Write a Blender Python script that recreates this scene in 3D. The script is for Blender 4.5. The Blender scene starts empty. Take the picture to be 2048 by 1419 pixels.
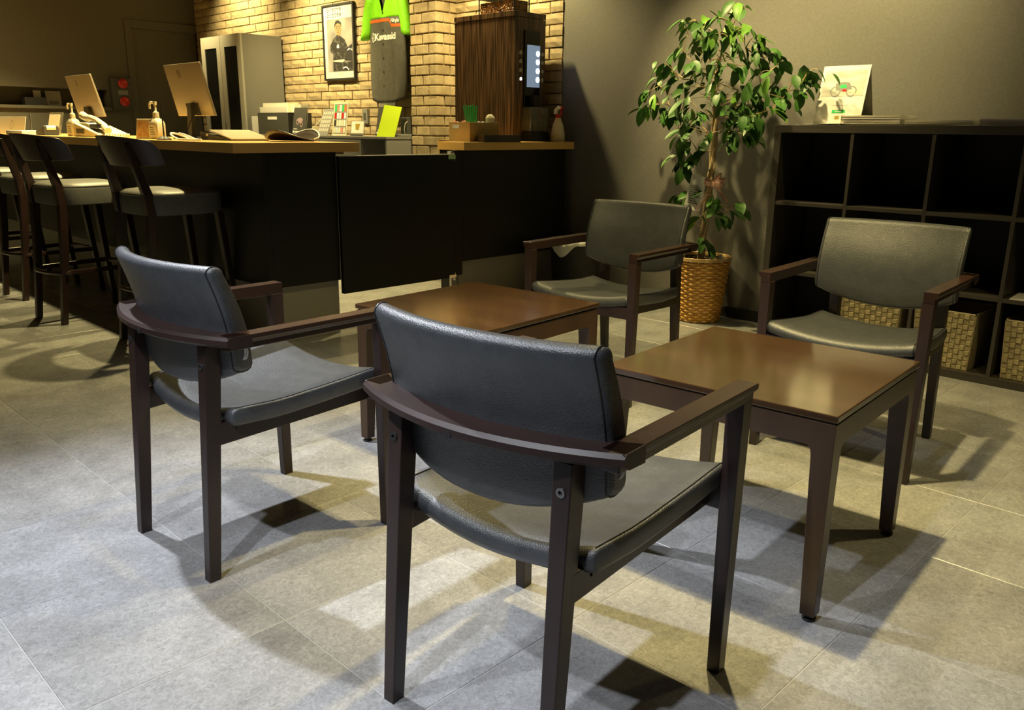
import bpy, math, random
from mathutils import Vector, Matrix

R = random.Random(7)
C = bpy.context.scene.collection
scene = bpy.context.scene
rad = math.radians

# ------------------------------------------------------------------ camera
FW = Vector((0.6887653, 0.6763085, -0.26116886))
RT = Vector((0.702624, -0.71148278, 0.01057236))
UP = Vector((0.17866696, 0.19078538, 0.96523523))
CAM_POS = Vector((0, 0, 1.08))
cam_data = bpy.data.cameras.new('camera')
cam_data.sensor_fit = 'HORIZONTAL'
cam_data.sensor_width = 36
cam_data.lens = 29.221
cam_data.clip_start = 0.05
cam = bpy.data.objects.new('camera', cam_data)
C.objects.link(cam)
cam.matrix_world = Matrix(((RT.x, UP.x, -FW.x, 0), (RT.y, UP.y, -FW.y, 0), (RT.z, UP.z, -FW.z, 1.08), (0, 0, 0, 1)))
scene.camera = cam


def pixel_of(p):
    d = Vector(p) - CAM_POS
    w = d.dot(FW)
    if w < 0.1:
        return None
    return 1024 + 1662.36 * d.dot(RT) / w, 709.5 - 1662.36 * d.dot(UP) / w


# ------------------------------------------------------------------ world, exposure, lights
world = bpy.data.worlds.new('world')
scene.world = world
world.use_nodes = True
world.node_tree.nodes['Background'].inputs[0].default_value = (1.0, 0.86, 0.62, 1)
world.node_tree.nodes['Background'].inputs[1].default_value = 0.0
scene.view_settings.view_transform = 'Standard'
scene.view_settings.look = 'None'
scene.view_settings.gamma = 1
scene.view_settings.use_curve_mapping = False
scene.view_settings.exposure = 0.0

WARM = (1.0, 0.80, 0.34)
COOL = (0.89, 0.93, 1.0)
CEIL = 2.78


spot_count = 0


def spot(x, y, tx, ty, tz, power, color, angle=80, blend=0.6, radius=0.035, z=2.70):
    global spot_count
    spot_count += 1
    name = 'ceiling_spot_%d_offscreen' % spot_count      # lamps in the ceiling above the picture's top edge
    d = bpy.data.lights.new(name, 'SPOT')
    d.energy = power
    d.color = color
    d.spot_size = rad(angle)
    d.spot_blend = blend
    d.shadow_soft_size = radius
    o = bpy.data.objects.new(name, d)
    C.objects.link(o)
    o.location = (x, y, z)
    v = Vector((tx, ty, tz)) - Vector((x, y, z))
    o.rotation_euler = v.to_track_quat('-Z', 'Y').to_euler()
    return o


# white spots over the aisle behind the two front chairs
spot(-0.35, 1.70, 0.6, 1.85, 0.0, 200, COOL, 74, 0.9)
spot(-0.50, 0.75, 0.75, 0.95, 0.0, 220, COOL, 74, 0.9)
# warm downlights over the lounge tables
spot(1.97, 1.22, 2.15, 1.15, 0, 440, WARM, 82, 1.0)
spot(1.85, 1.72, 2.1, 2.0, 0, 190, WARM, 84, 1.0)
spot(0.85, 3.15, 0.9, 1.70, 0, 520, COOL, 58, 0.8)
spot(2.9, 0.2, 3.0, 0.2, 0, 100, WARM, 84, 1.0)
# plant and grey wall
spot(3.55, 3.35, 4.1, 2.45, 0.9, 330, WARM, 60, 0.8)
spot(3.55, 1.95, 4.43, 2.0, 1.9, 310, WARM, 84, 1.0)
# over the bar top
for yy in (4.55, 5.75, 6.95, 8.1):
    spot(2.45, yy, 2.3, yy, 0.9, 380, WARM, 92, 0.6)
# washing the brick wall and the back counter
spot(3.45, 6.75, 4.43, 6.7, 1.45, 430, WARM, 80, 1.0)
spot(3.55, 8.05, 4.43, 8.1, 1.9, 260, WARM, 80, 1.0)
spot(3.45, 5.45, 4.40, 5.55, 1.4, 130, WARM, 80, 1.0)
spot(3.95, 4.40, 4.1, 4.2, 0.9, 260, WARM, 110, 0.6)
spot(1.2, 8.0, 1.9, 9.2, 0.9, 60, WARM, 100, 1.0)


# ------------------------------------------------------------------ mesh helpers
class MB:
    def __init__(self):
        self.v = []
        self.f = []

    def add(self, vs, fs):
        n = len(self.v)
        self.v += [tuple(p) for p in vs]
        self.f += [tuple(i + n for i in f) for f in fs]
        return self

    def hexa(self, p):
        return self.add(p, [(3, 2, 1, 0), (4, 5, 6, 7), (0, 1, 5, 4), (1, 2, 6, 5), (2, 3, 7, 6), (3, 0, 4, 7)])

    def box(self, x0, x1, y0, y1, z0, z1):
        return self.hexa([(x0, y0, z0), (x1, y0, z0), (x1, y1, z0), (x0, y1, z0), (x0, y0, z1), (x1, y0, z1), (x1, y1, z1), (x0, y1, z1)])

    def leg(self, bot, top, sb, st):
        """tapered post: centres and (x, y) sizes of foot and top"""
        p = []
        for c, s in ((bot, sb), (top, st)):
            for a, b in ((-1, -1), (1, -1), (1, 1), (-1, 1)):
                p.append((c[0] + a * s[0] / 2, c[1] + b * s[1] / 2, c[2]))
        return self.hexa(p)

    def prism(self, poly, d0, d1, axis='z'):
        n = len(poly)
        def P(a, b, d):
            return {'z': (a, b, d), 'y': (a, d, b), 'x': (d, a, b)}[axis]
        vs = [P(a, b, d0) for a, b in poly] + [P(a, b, d1) for a, b in poly]
        fs = [tuple(range(n))[::-1], tuple(range(n, 2 * n))] + [(i, (i + 1) % n, (i + 1) % n + n, i + n) for i in range(n)]
        return self.add(vs, fs)

    def loft(self, loops, caps=True, close=False):
        n = len(loops[0])
        vs = [p for l in loops for p in l]
        fs = []
        m = len(loops)
        for k in range(m if close else m - 1):
            for i in range(n):
                a, b = k * n + i, k * n + (i + 1) % n
                c, d = ((k + 1) % m) * n + (i + 1) % n, ((k + 1) % m) * n + i
                fs.append((a, b, c, d))
        if caps and not close:
            fs.append(tuple(range(n))[::-1])
            fs.append(tuple(range((m - 1) * n, m * n)))
        return self.add(vs, fs)

    def lathe(self, prof, n=24, c=(0, 0, 0), caps=True):
        return self.loft([[(c[0] + r * math.cos(2 * math.pi * i / n), c[1] + r * math.sin(2 * math.pi * i / n), c[2] + z) for i in range(n)] for r, z in prof], caps)

    def tube(self, pts, r, n=8, close=False):
        pts = [Vector(p) for p in pts]
        m = len(pts)
        rs = r if isinstance(r, (list, tuple)) else [r] * m
        loops = []
        up = Vector((0, 0, 1))
        prev = None
        for i, p in enumerate(pts):
            if close:
                t = pts[(i + 1) % m] - pts[i - 1]
            else:
                t = pts[min(i + 1, m - 1)] - pts[max(i - 1, 0)]
            t.normalize()
            if prev is None:
                a = t.cross(up if abs(t.z) < 0.95 else Vector((1, 0, 0))).normalized()
            else:
                a = (prev - t * prev.dot(t))
                a = a.normalized() if a.length > 1e-6 else t.orthogonal().normalized()
            prev = a
            b = t.cross(a)
            loops.append([p + (a * math.cos(2 * math.pi * k / n) + b * math.sin(2 * math.pi * k / n)) * rs[i] for k in range(n)])
        return self.loft(loops, True, close)

    def grid(self, fn, nu, nv):
        vs = [fn(i / nu, j / nv) for j in range(nv + 1) for i in range(nu + 1)]
        fs = [(j * (nu + 1) + i, j * (nu + 1) + i + 1, (j + 1) * (nu + 1) + i + 1, (j + 1) * (nu + 1) + i) for j in range(nv) for i in range(nu)]
        return self.add(vs, fs)

    def mesh(self, name, mat, smooth=False):
        me = bpy.data.meshes.new(name)
        me.from_pydata(self.v, [], self.f)
        me.validate()
        me.materials.append(mat)
        if smooth:
            me.polygons.foreach_set('use_smooth', [True] * len(me.polygons))
            if smooth != 'full':
                try:
                    me.set_sharp_from_angle(angle=rad(40))
                except Exception:
                    pass
        return me

    def build(self, name, mat, parent=None, smooth=False, bev=0):
        o = bpy.data.objects.new(name, self.mesh(name, mat, smooth))
        C.objects.link(o)
        o.parent = parent
        if bev:
            m = o.modifiers.new('bevel', 'BEVEL')
            m.width = bev
            m.segments = 2
            m.limit_method = 'ANGLE'
            m.angle_limit = rad(35)
        return o


def tag(o, label, cat, group=None):
    o['label'] = label
    o['category'] = cat
    if group:
        o['group'] = group
    return o


def struct(o):
    o['kind'] = 'structure'
    return o


def thing(name, loc, rz, label, cat, group=None):
    o = bpy.data.objects.new(name, None)
    C.objects.link(o)
    o.empty_display_size = 0.05
    o.location = loc
    o.rotation_euler = (0, 0, rz)
    return tag(o, label, cat, group)


def panel(name, loc, facing, lean, label, cat, group=None):
    """upright flat thing: local x right, y up, z towards whoever faces it"""
    o = thing(name, loc, 0, label, cat, group)
    o.rotation_euler = (rad(90 - lean), 0, rad(facing + 90))
    return o


def copy_tree(o, parent=None):
    c = o.copy()
    C.objects.link(c)
    c.parent = parent
    for ch in list(o.children):
        copy_tree(ch, c)
    return c


def box(name, mat, parent, x0, x1, y0, y1, z0, z1, bev=0.0015):
    return MB().box(x0, x1, y0, y1, z0, z1).build(name, mat, parent, bev=bev)


def text(s, size, mat, parent, x, y, z, name='lettering', align='LEFT', depth=0.0006, shear=0, sx=1, bold=0):
    cu = bpy.data.curves.new(name, 'FONT')
    cu.body = s
    cu.size = size
    cu.extrude = depth
    cu.align_x = align
    cu.shear = shear
    cu.offset = bold
    cu.resolution_u = 3
    t = bpy.data.objects.new(name, cu)
    C.objects.link(t)
    dg = bpy.context.evaluated_depsgraph_get()
    me = bpy.data.meshes.new_from_object(t.evaluated_get(dg))
    me.transform(Matrix.Diagonal((sx, 1, 1, 1)))
    me.materials.clear()
    me.materials.append(mat)
    bpy.data.objects.remove(t)
    bpy.data.curves.remove(cu)
    o = bpy.data.objects.new(name, me)
    C.objects.link(o)
    o.parent = parent
    o.location = (x, y, z)
    return o


# ------------------------------------------------------------------ materials
def mat(name, col, rough=0.5, col2=None, scale=8.0, bump=0.0, bscale=60.0, metal=0.0, spec=0.5, coat=0.0, emit=0.0, stretch=None, rnd=0.0, trans=0.0, alpha=1.0, detail=4.0, c0=0.35, c1=0.65):
    m = bpy.data.materials.new(name)
    m.use_nodes = True
    nt = m.node_tree
    b = nt.nodes['Principled BSDF']
    b.inputs['Base Color'].default_value = (*col, 1)
    b.inputs['Roughness'].default_value = rough
    b.inputs['Metallic'].default_value = metal
    b.inputs['Specular IOR Level'].default_value = spec
    b.inputs['Coat Weight'].default_value = coat
    b.inputs['Coat Roughness'].default_value = 0.12
    b.inputs['Transmission Weight'].default_value = trans
    b.inputs['Alpha'].default_value = alpha
    if emit:
        b.inputs['Emission Color'].default_value = (*col, 1)
        b.inputs['Emission Strength'].default_value = emit
    tc = nt.nodes.new('ShaderNodeTexCoord')
    src = tc.outputs['Object']
    if stretch:
        mp = nt.nodes.new('ShaderNodeMapping')
        mp.inputs['Scale'].default_value = stretch
        nt.links.new(src, mp.inputs[0])
        src = mp.outputs[0]
    out = None
    if col2:
        n = nt.nodes.new('ShaderNodeTexNoise')
        n.inputs['Scale'].default_value = scale
        n.inputs['Detail'].default_value = detail
        nt.links.new(src, n.inputs['Vector'])
        r = nt.nodes.new('ShaderNodeValToRGB')
        r.color_ramp.elements[0].position = c0
        r.color_ramp.elements[1].position = c1
        r.color_ramp.elements[0].color = (*col, 1)
        r.color_ramp.elements[1].color = (*col2, 1)
        nt.links.new(n.outputs['Fac'], r.inputs[0])
        out = r.outputs[0]
    if rnd:
        oi = nt.nodes.new('ShaderNodeObjectInfo')
        mr = nt.nodes.new('ShaderNodeMapRange')
        mr.inputs[3].default_value = 1 - rnd
        mr.inputs[4].default_value = 1 + rnd
        nt.links.new(oi.outputs['Random'], mr.inputs[0])
        h = nt.nodes.new('ShaderNodeHueSaturation')
        if out:
            nt.links.new(out, h.inputs['Color'])
        else:
            h.inputs['Color'].default_value = (*col, 1)
        nt.links.new(mr.outputs[0], h.inputs['Value'])
        out = h.outputs[0]
    if out:
        nt.links.new(out, b.inputs['Base Color'])
    if bump:
        n2 = nt.nodes.new('ShaderNodeTexNoise')
        n2.inputs['Scale'].default_value = bscale
        n2.inputs['Detail'].default_value = 3
        nt.links.new(src, n2.inputs['Vector'])
        bp = nt.nodes.new('ShaderNodeBump')
        bp.inputs['Strength'].default_value = bump
        bp.inputs['Distance'].default_value = 0.002
        nt.links.new(n2.outputs['Fac'], bp.inputs['Height'])
        nt.links.new(bp.outputs[0], b.inputs['Normal'])
    return m


M = {}
def tile_mat():
    m = bpy.data.materials.new('floor_tile')
    m.use_nodes = True
    nt = m.node_tree
    N, L = nt.nodes.new, nt.links.new
    b = nt.nodes['Principled BSDF']
    b.inputs['Roughness'].default_value = 0.27
    b.inputs['Specular IOR Level'].default_value = 0.45
    geo, oi = N('ShaderNodeNewGeometry'), N('ShaderNodeObjectInfo')
    off = N('ShaderNodeVectorMath'); off.operation = 'MULTIPLY_ADD'      # every tile is cut from another part of the sheet
    comb = N('ShaderNodeCombineXYZ')
    for k in range(3):
        L(oi.outputs['Random'], comb.inputs[k])
    L(comb.outputs[0], off.inputs[0]); off.inputs[1].default_value = (37, 61, 0); L(geo.outputs['Position'], off.inputs[2])
    def noise(scale, detail, rough, dist=0.0):
        n = N('ShaderNodeTexNoise')
        n.inputs['Scale'].default_value = scale; n.inputs['Detail'].default_value = detail
        n.inputs['Roughness'].default_value = rough; n.inputs['Distortion'].default_value = dist
        L(off.outputs[0], n.inputs['Vector'])
        return n
    cloud, fine = noise(6, 5, 0.6), noise(85, 8, 0.7, 1.2)
    def ramp(n, a, b_, p0, p1):
        r = N('ShaderNodeValToRGB')
        r.color_ramp.elements[0].position = p0; r.color_ramp.elements[1].position = p1
        r.color_ramp.elements[0].color = (a, a, a, 1); r.color_ramp.elements[1].color = (b_, b_, b_, 1)
        L(n.outputs['Fac'], r.inputs[0])
        return r
    r1, r2 = ramp(cloud, 0.78, 1.18, 0.3, 0.7), ramp(fine, 0.17, 0.30, 0.33, 0.67)
    mul = N('ShaderNodeMix'); mul.data_type = 'RGBA'; mul.blend_type = 'MULTIPLY'; mul.inputs[0].default_value = 1
    L(r2.outputs[0], mul.inputs[6]); L(r1.outputs[0], mul.inputs[7])
    mr = N('ShaderNodeMapRange'); mr.inputs[3].default_value = 0.90; mr.inputs[4].default_value = 1.12
    L(oi.outputs['Random'], mr.inputs[0])
    h = N('ShaderNodeHueSaturation'); L(mul.outputs[2], h.inputs['Color']); L(mr.outputs[0], h.inputs['Value'])
    L(h.outputs[0], b.inputs['Base Color'])
    bp = N('ShaderNodeBump'); bp.inputs['Strength'].default_value = 0.10; bp.inputs['Distance'].default_value = 0.002
    L(fine.outputs['Fac'], bp.inputs['Height']); L(bp.outputs[0], b.inputs['Normal'])
    return m


M['tile'] = tile_mat()
M['joint'] = mat('floor_joint', (0.30, 0.297, 0.29), 0.7)
M['greywall'] = mat('grey_wallpaper', (0.118, 0.113, 0.103), 0.7, (0.136, 0.130, 0.118), 90, 0.25, 260)
M['darkwall'] = mat('dark_wall', (0.085, 0.078, 0.060), 0.8, (0.098, 0.09, 0.07), 60)
M['ceiling'] = mat('ceiling_paint', (0.14, 0.135, 0.125), 0.9)
M['base'] = mat('baseboard_vinyl', (0.02, 0.02, 0.02), 0.5)
M['brick'] = mat('brick_face', (0.34, 0.26, 0.15), 0.85, (0.46, 0.37, 0.23), 14, 0.9, 45, rnd=0.22, detail=6)
M['pbrick'] = M['brick']
M['mortar'] = mat('mortar', (0.24, 0.18, 0.11), 0.9, (0.3, 0.23, 0.15), 40)
M['wood'] = mat('espresso_wood', (0.018, 0.010, 0.009), 0.36, (0.027, 0.014, 0.012), 14, 0.08, 90, stretch=(1, 1, 0.25), spec=0.5)
M['woodarm'] = mat('espresso_arm_wood', (0.020, 0.010, 0.008), 0.30, (0.031, 0.014, 0.010), 14, 0.06, 90, stretch=(1, 0.25, 1), spec=0.55)
M['rail'] = mat('espresso_bent_rail', (0.018, 0.010, 0.009), 0.46, (0.026, 0.013, 0.011), 14, 0.06, 90, stretch=(0.25, 1, 1), spec=0.4)
M['tabletop'] = mat('lacquered_top', (0.040, 0.021, 0.010), 0.13, (0.054, 0.028, 0.013), 10, 0.02, 60, stretch=(1, 0.12, 1), spec=0.6, coat=0.5)
M['tablewood'] = mat('table_wood', (0.040, 0.021, 0.010), 0.34, (0.054, 0.028, 0.013), 10, 0.04, 80, stretch=(1, 1, 0.2))
M['leather'] = mat('black_leather', (0.036, 0.039, 0.043), 0.40, (0.046, 0.049, 0.053), 30, 0.55, 380, spec=0.7)
M['piping'] = mat('leather_piping', (0.012, 0.013, 0.015), 0.45)
M['batting'] = mat('white_batting', (0.7, 0.7, 0.7), 0.8)
M['bolt'] = mat('bolt_metal', (0.25, 0.25, 0.25), 0.35, metal=1)
M['hole'] = mat('dark_hole_disc', (0.010, 0.010, 0.010), 0.6)  # shade inside bolt and screw holes, put into the colour of the discs
M['rubber'] = mat('black_rubber', (0.012, 0.012, 0.012), 0.6)
M['stoolwood'] = mat('stool_wood', (0.020, 0.011, 0.009), 0.32, (0.032, 0.015, 0.012), 14, stretch=(1, 1, 0.3))
M['stoolseat'] = mat('stool_vinyl', (0.105, 0.108, 0.104), 0.45, (0.125, 0.128, 0.122), 40, 0.2, 300)
M['stoolside'] = M['stoolseat']
M['black'] = mat('black_laminate', (0.006, 0.006, 0.006), 0.42, (0.008, 0.0078, 0.0075), 20, spec=0.3)
M['bartop'] = mat('maple_top', (0.55, 0.33, 0.10), 0.35, (0.62, 0.39, 0.13), 10, stretch=(1, 0.15, 1))
M['baredge'] = mat('maple_edge', (0.55, 0.33, 0.10), 0.4, (0.62, 0.39, 0.13), 10, stretch=(0.2, 0.2, 1))
M['kick'] = mat('kick_laminate', (0.30, 0.285, 0.24), 0.5, (0.32, 0.30, 0.25), 10)
M['chrome'] = mat('chrome', (0.7, 0.7, 0.7), 0.2, metal=1)
M['steelgrey'] = mat('grey_steel', (0.20, 0.20, 0.195), 0.4)
M['lightsteel'] = mat('light_grey_steel', (0.42, 0.41, 0.37), 0.4)
M['smoke'] = mat('smoked_glass', (0.006, 0.007, 0.008), 0.15)
M['shelf'] = mat('black_brown_veneer', (0.036, 0.031, 0.026), 0.45, (0.058, 0.050, 0.041), 18, 0.15, 80, stretch=(1, 0.08, 1))
M['shelfv'] = mat('black_brown_upright', (0.036, 0.031, 0.026), 0.45, (0.058, 0.050, 0.041), 18, 0.15, 80, stretch=(1, 1, 0.08))
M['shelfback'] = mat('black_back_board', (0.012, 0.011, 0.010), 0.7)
M['white'] = mat('white_paper', (0.75, 0.74, 0.70), 0.6)
M['cream'] = mat('cream_plastic', (0.68, 0.62, 0.46), 0.4)
M['page'] = mat('page_edges', (0.74, 0.71, 0.63), 0.7, (0.84, 0.81, 0.73), 80, stretch=(0.3, 0.3, 8))
M['kraft'] = mat('paper_strap', (0.40, 0.33, 0.18), 0.7, (0.50, 0.42, 0.25), 60, 0.4, 250, rnd=0.16, stretch=(1, 4, 1))
M['kraftedge'] = mat('paper_strap_edge', (0.60, 0.52, 0.34), 0.7)
M['wicker'] = mat('wicker', (0.58, 0.30, 0.06), 0.42, (0.74, 0.43, 0.11), 60, 0.3, 160, rnd=0.15)
M['cane'] = mat('split_cane', (0.55, 0.36, 0.14), 0.4, (0.62, 0.42, 0.18), 40)
M['soil'] = mat('soil', (0.02, 0.014, 0.009), 0.95, (0.05, 0.035, 0.02), 80, 1.0, 200)
M['bark'] = mat('pale_bark', (0.32, 0.23, 0.12), 0.75, (0.48, 0.37, 0.21), 30, 0.6, 90, stretch=(1, 1, 0.3))
M['twig'] = mat('dry_twig', (0.42, 0.28, 0.13), 0.8)
def leaf_mat(name, a, b):
    m = mat(name, a, 0.45, b, 25, 0.05, 80, rnd=0.28, spec=0.35)
    m.node_tree.nodes['Principled BSDF'].inputs['Subsurface Weight'].default_value = 0.0
    return m
M['leaf'] = leaf_mat('ficus_leaf', (0.034, 0.105, 0.016), (0.055, 0.150, 0.022))
M['newleaf'] = leaf_mat('young_ficus_leaf', (0.11, 0.26, 0.03), (0.16, 0.33, 0.045))
M['ribbon'] = mat('pink_ribbon', (0.78, 0.42, 0.30), 0.4, (0.85, 0.52, 0.40), 20)
M['film'] = mat('bag_film', (0.72, 0.72, 0.66), 0.35)
M['ink'] = mat('black_ink', (0.015, 0.015, 0.015), 0.6)
M['greyink'] = mat('grey_ink', (0.22, 0.22, 0.21), 0.6)
M['red'] = mat('red_plastic', (0.45, 0.02, 0.015), 0.3)
M['lime'] = mat('lime_fabric', (0.26, 0.78, 0.01), 0.7, (0.22, 0.68, 0.01), 30, 0.2, 300)
M['greyfab'] = mat('grey_jersey', (0.085, 0.085, 0.075), 0.6, (0.105, 0.103, 0.09), 30, 0.3, 300)
M['orange'] = mat('orange_print', (0.75, 0.13, 0.02), 0.6)
M['whiteprint'] = mat('white_print', (0.85, 0.85, 0.85), 0.5)
M['silver'] = mat('silver_plastic', (0.42, 0.37, 0.28), 0.32, metal=0.35)
M['zebra'] = mat('zebra_wood', (0.030, 0.016, 0.010), 0.4, (0.20, 0.115, 0.06), 26, stretch=(4, 4, 0.12), detail=3, c0=0.40, c1=0.62)
M['blackglass'] = mat('black_glass', (0.004, 0.005, 0.006), 0.08)
M['screen'] = mat('lit_screen', (0.22, 0.30, 0.42), 0.15, emit=0.7)
M['led'] = mat('white_led', (0.9, 0.95, 1.0), 0.3, emit=9)
M['amber'] = mat('amber_led', (1.0, 0.35, 0.1), 0.3, emit=4)
M['clear'] = mat('clear_plastic', (0.85, 0.88, 0.85), 0.08, trans=0.92)
M['bean'] = mat('coffee_beans', (0.10, 0.045, 0.015), 0.4, (0.42, 0.23, 0.08), 20, rnd=0.2)
M['green'] = mat('green_sleeve', (0.02, 0.42, 0.10), 0.4, (0.05, 0.55, 0.15), 40)
M['tan'] = mat('tan_rattan', (0.40, 0.26, 0.09), 0.6, (0.48, 0.33, 0.13), 60, 0.6, 120, stretch=(1, 1, 5))
M['yellow'] = mat('lime_yellow_sheet', (0.62, 0.85, 0.03), 0.5)
M['wrap'] = mat('red_wrapper', (0.62, 0.12, 0.09), 0.35, (0.75, 0.45, 0.4), 60)
M['wrapw'] = mat('white_wrapper', (0.7, 0.7, 0.62), 0.35, (0.45, 0.55, 0.7), 50)
M['boxgrey'] = mat('charcoal_board', (0.055, 0.055, 0.05), 0.6)
M['skin'] = mat('print_skin', (0.30, 0.17, 0.09), 0.6)
M['sheet'] = mat('poster_sheet', (0.52, 0.52, 0.50), 0.5)
M['photo'] = mat('photo_backdrop', (0.10, 0.10, 0.11), 0.5, (0.36, 0.34, 0.32), 3)
M['leatherprint'] = mat('print_black', (0.02, 0.02, 0.02), 0.5, (0.16, 0.15, 0.14), 30, c0=0.5, c1=0.8)
M['photo2'] = mat('faded_photo', (0.42, 0.42, 0.38), 0.5, (0.68, 0.66, 0.6), 18, stretch=(0.4, 2, 1))
M['brown'] = mat('dark_brown_leather', (0.018, 0.008, 0.005), 0.35)
M['pinkprint'] = mat('print_mauve', (0.35, 0.24, 0.26), 0.5)
M['goldink'] = mat('gold_print', (0.38, 0.27, 0.04), 0.5)
M['cardart'] = mat('printed_card_art', (0.66, 0.55, 0.36), 0.5, (0.55, 0.25, 0.06), 30)
M['blue'] = mat('pale_blue_paper', (0.55, 0.62, 0.8), 0.6)

# ------------------------------------------------------------------ the setting
XW, YF = 4.43, 9.2
FX0, FY0 = -2.6, -2.4
fl = struct(box('floor', M['joint'], None, FX0, XW, FY0, YF, -0.06, -0.0012, 0))
TP = 0.457
tile_mesh = None
g = 0.0011
tb = MB()
h0, h1 = TP / 2 - g, TP / 2 - g - 0.0012
tb.loft([[(-h0, -h0, -0.004), (h0, -h0, -0.004), (h0, h0, -0.004), (-h0, h0, -0.004)],
         [(-h0, -h0, -0.0009), (h0, -h0, -0.0009), (h0, h0, -0.0009), (-h0, h0, -0.0009)],
         [(-h1, -h1, 0), (h1, -h1, 0), (h1, h1, 0), (-h1, h1, 0)]])
tile_mesh = tb.mesh('tile', M['tile'])
rest = MB()
cand = []
nx0 = math.floor((FX0 - 0.375) / TP)
ny0 = math.floor((FY0 - 1.53) / TP)
for i in range(nx0, 40):
    for j in range(ny0, 60):
        x0, y0 = 0.375 + i * TP, 1.53 + j * TP
        if x0 + TP > XW + TP or y0 + TP > YF + TP:
            continue
        if x0 < FX0 or y0 < FY0 or x0 > XW - 0.02 or y0 > YF - 0.02:
            continue
        x1, y1 = min(x0 + TP, XW), min(y0 + TP, YF)
        px = [pixel_of((a, b, 0)) for a in (x0, x1) for b in (y0, y1)]
        vis = any(q and -20 < q[0] < 2068 and -20 < q[1] < 1440 for q in px) and not (x0 > 2.1 and y0 > 3.8)
        cand.append((vis, math.hypot(x0, y0), x0, x1, y0, y1))
shown = sorted([c for c in cand if c[0]], key=lambda c: c[1])[:290]
keep = set((c[2], c[4]) for c in shown)
for vis, d, x0, x1, y0, y1 in cand:
    if (x0, y0) in keep:
        o = bpy.data.objects.new('tile', tile_mesh)
        C.objects.link(o)
        o.parent = fl
        o.location = ((x0 + x1) / 2, (y0 + y1) / 2, 0)
        o.scale = ((x1 - x0) / TP, (y1 - y0) / TP, 1)
    else:
        rest.box(x0 + g, x1 - g, y0 + g, y1 - g, -0.004, 0)
r_ = rest.build('tile_field', M['tile'], fl)
r_['kind'] = 'stuff'

struct(box('ceiling', M['ceiling'], None, FX0, XW, FY0, YF, CEIL, CEIL + 0.08, 0))
struct(box('wall_right', M['greywall'], None, XW, XW + 0.12, FY0, 3.9, -0.06, CEIL, 0))
struct(box('baseboard_right', M['base'], None, XW - 0.008, XW, FY0, 3.9, 0, 0.065, 0.002))
struct(box('wall_left', M['greywall'], None, FX0 - 0.12, FX0, FY0, YF, -0.06, CEIL, 0))
struct(box('wall_front', M['greywall'], None, FX0, XW, FY0 - 0.12, FY0, -0.06, CEIL, 0))

# far dark wall with a long shelf niche cut into it and a flush door
wb = MB()
NX0, NX1, NZ0, NZ1 = 1.2, 3.42, 1.262, 1.43
DX0, DX1, DZ = 3.70, 4.43, 2.09
for a in ((FX0, NX0, -0.06, CEIL), (NX0, NX1, -0.06, NZ0), (NX0, NX1, NZ1, CEIL), (NX1, DX0, -0.06, CEIL), (DX0, DX1, DZ, CEIL)):
    wb.box(a[0], a[1], YF, YF + 0.25, a[2], a[3])
wb.box(NX0, NX1, YF + 0.21, YF + 0.25, NZ0, NZ1)
wb.box(DX0, DX1, YF + 0.2, YF + 0.25, -0.06, DZ)
struct(wb.build('wall_back', M['darkwall']))
door = struct(box('door_1', M['darkwall'], None, DX0 + 0.03, DX1, YF + 0.03, YF + 0.07, 0, DZ - 0.04, 0.002))
df = MB()
df.box(DX0 - 0.04, DX0 + 0.03, YF - 0.012, YF + 0.06, 0, DZ + 0.04)
df.box(DX0 + 0.03, DX1, YF - 0.012, YF + 0.06, DZ - 0.04, DZ + 0.04)
df.build('door_frame', M['darkwall'], door, bev=0.003)
struct(box('trim_1', M['darkwall'], None, NX0 - 0.02, NX1 + 0.02, YF - 0.03, YF, NZ0 - 0.03, NZ0, 0.003))

# brick wall: mortar bed plus single bricks
CH, BL = 0.0735, 0.243
bw = struct(box('wall_brick', M['mortar'], None, XW + 0.004, XW + 0.12, 3.9, YF, -0.06, CEIL, 0))


def brick_mesh(k, name='brick', m=None):
    rr = random.Random(100 + k)
    b = MB()
    hx, hz = 0.5, 0.5
    n, q = 4, 2
    def fn(s, t):
        e = (0 < s < 1) and (0 < t < 1)
        x = -0.010 + (rr.uniform(-0.0035, 0.002) if e else 0.004 + rr.uniform(-0.001, 0.002))
        return (x, s - 0.5 + (rr.uniform(-0.008, 0.008) if 0 < t < 1 else 0), t - 0.5 + (rr.uniform(-0.02, 0.02) if 0 < s < 1 and t in (0, 1) else 0))
    front = [fn(i / n, j / q) for j in range(q + 1) for i in range(n + 1)]
    vs = front + [(0.012, -0.5, -0.5), (0.012, 0.5, -0.5), (0.012, 0.5, 0.5), (0.012, -0.5, 0.5)]
    fs = [(j * (n + 1) + i, (j + 1) * (n + 1) + i, (j + 1) * (n + 1) + i + 1, j * (n + 1) + i + 1) for j in range(q) for i in range(n)]
    B = (n + 1) * (q + 1)
    bot = [i for i in range(n + 1)]
    top = [q * (n + 1) + i for i in range(n + 1)]
    left = [j * (n + 1) for j in range(q + 1)]
    right = [j * (n + 1) + n for j in range(q + 1)]
    fs += [tuple(bot + [B + 1, B]), tuple(top[::-1] + [B + 3, B + 2]), tuple(left[::-1] + [B, B + 3]), tuple(right + [B + 2, B + 1])]
    b.add(vs, fs)
    return b


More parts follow.
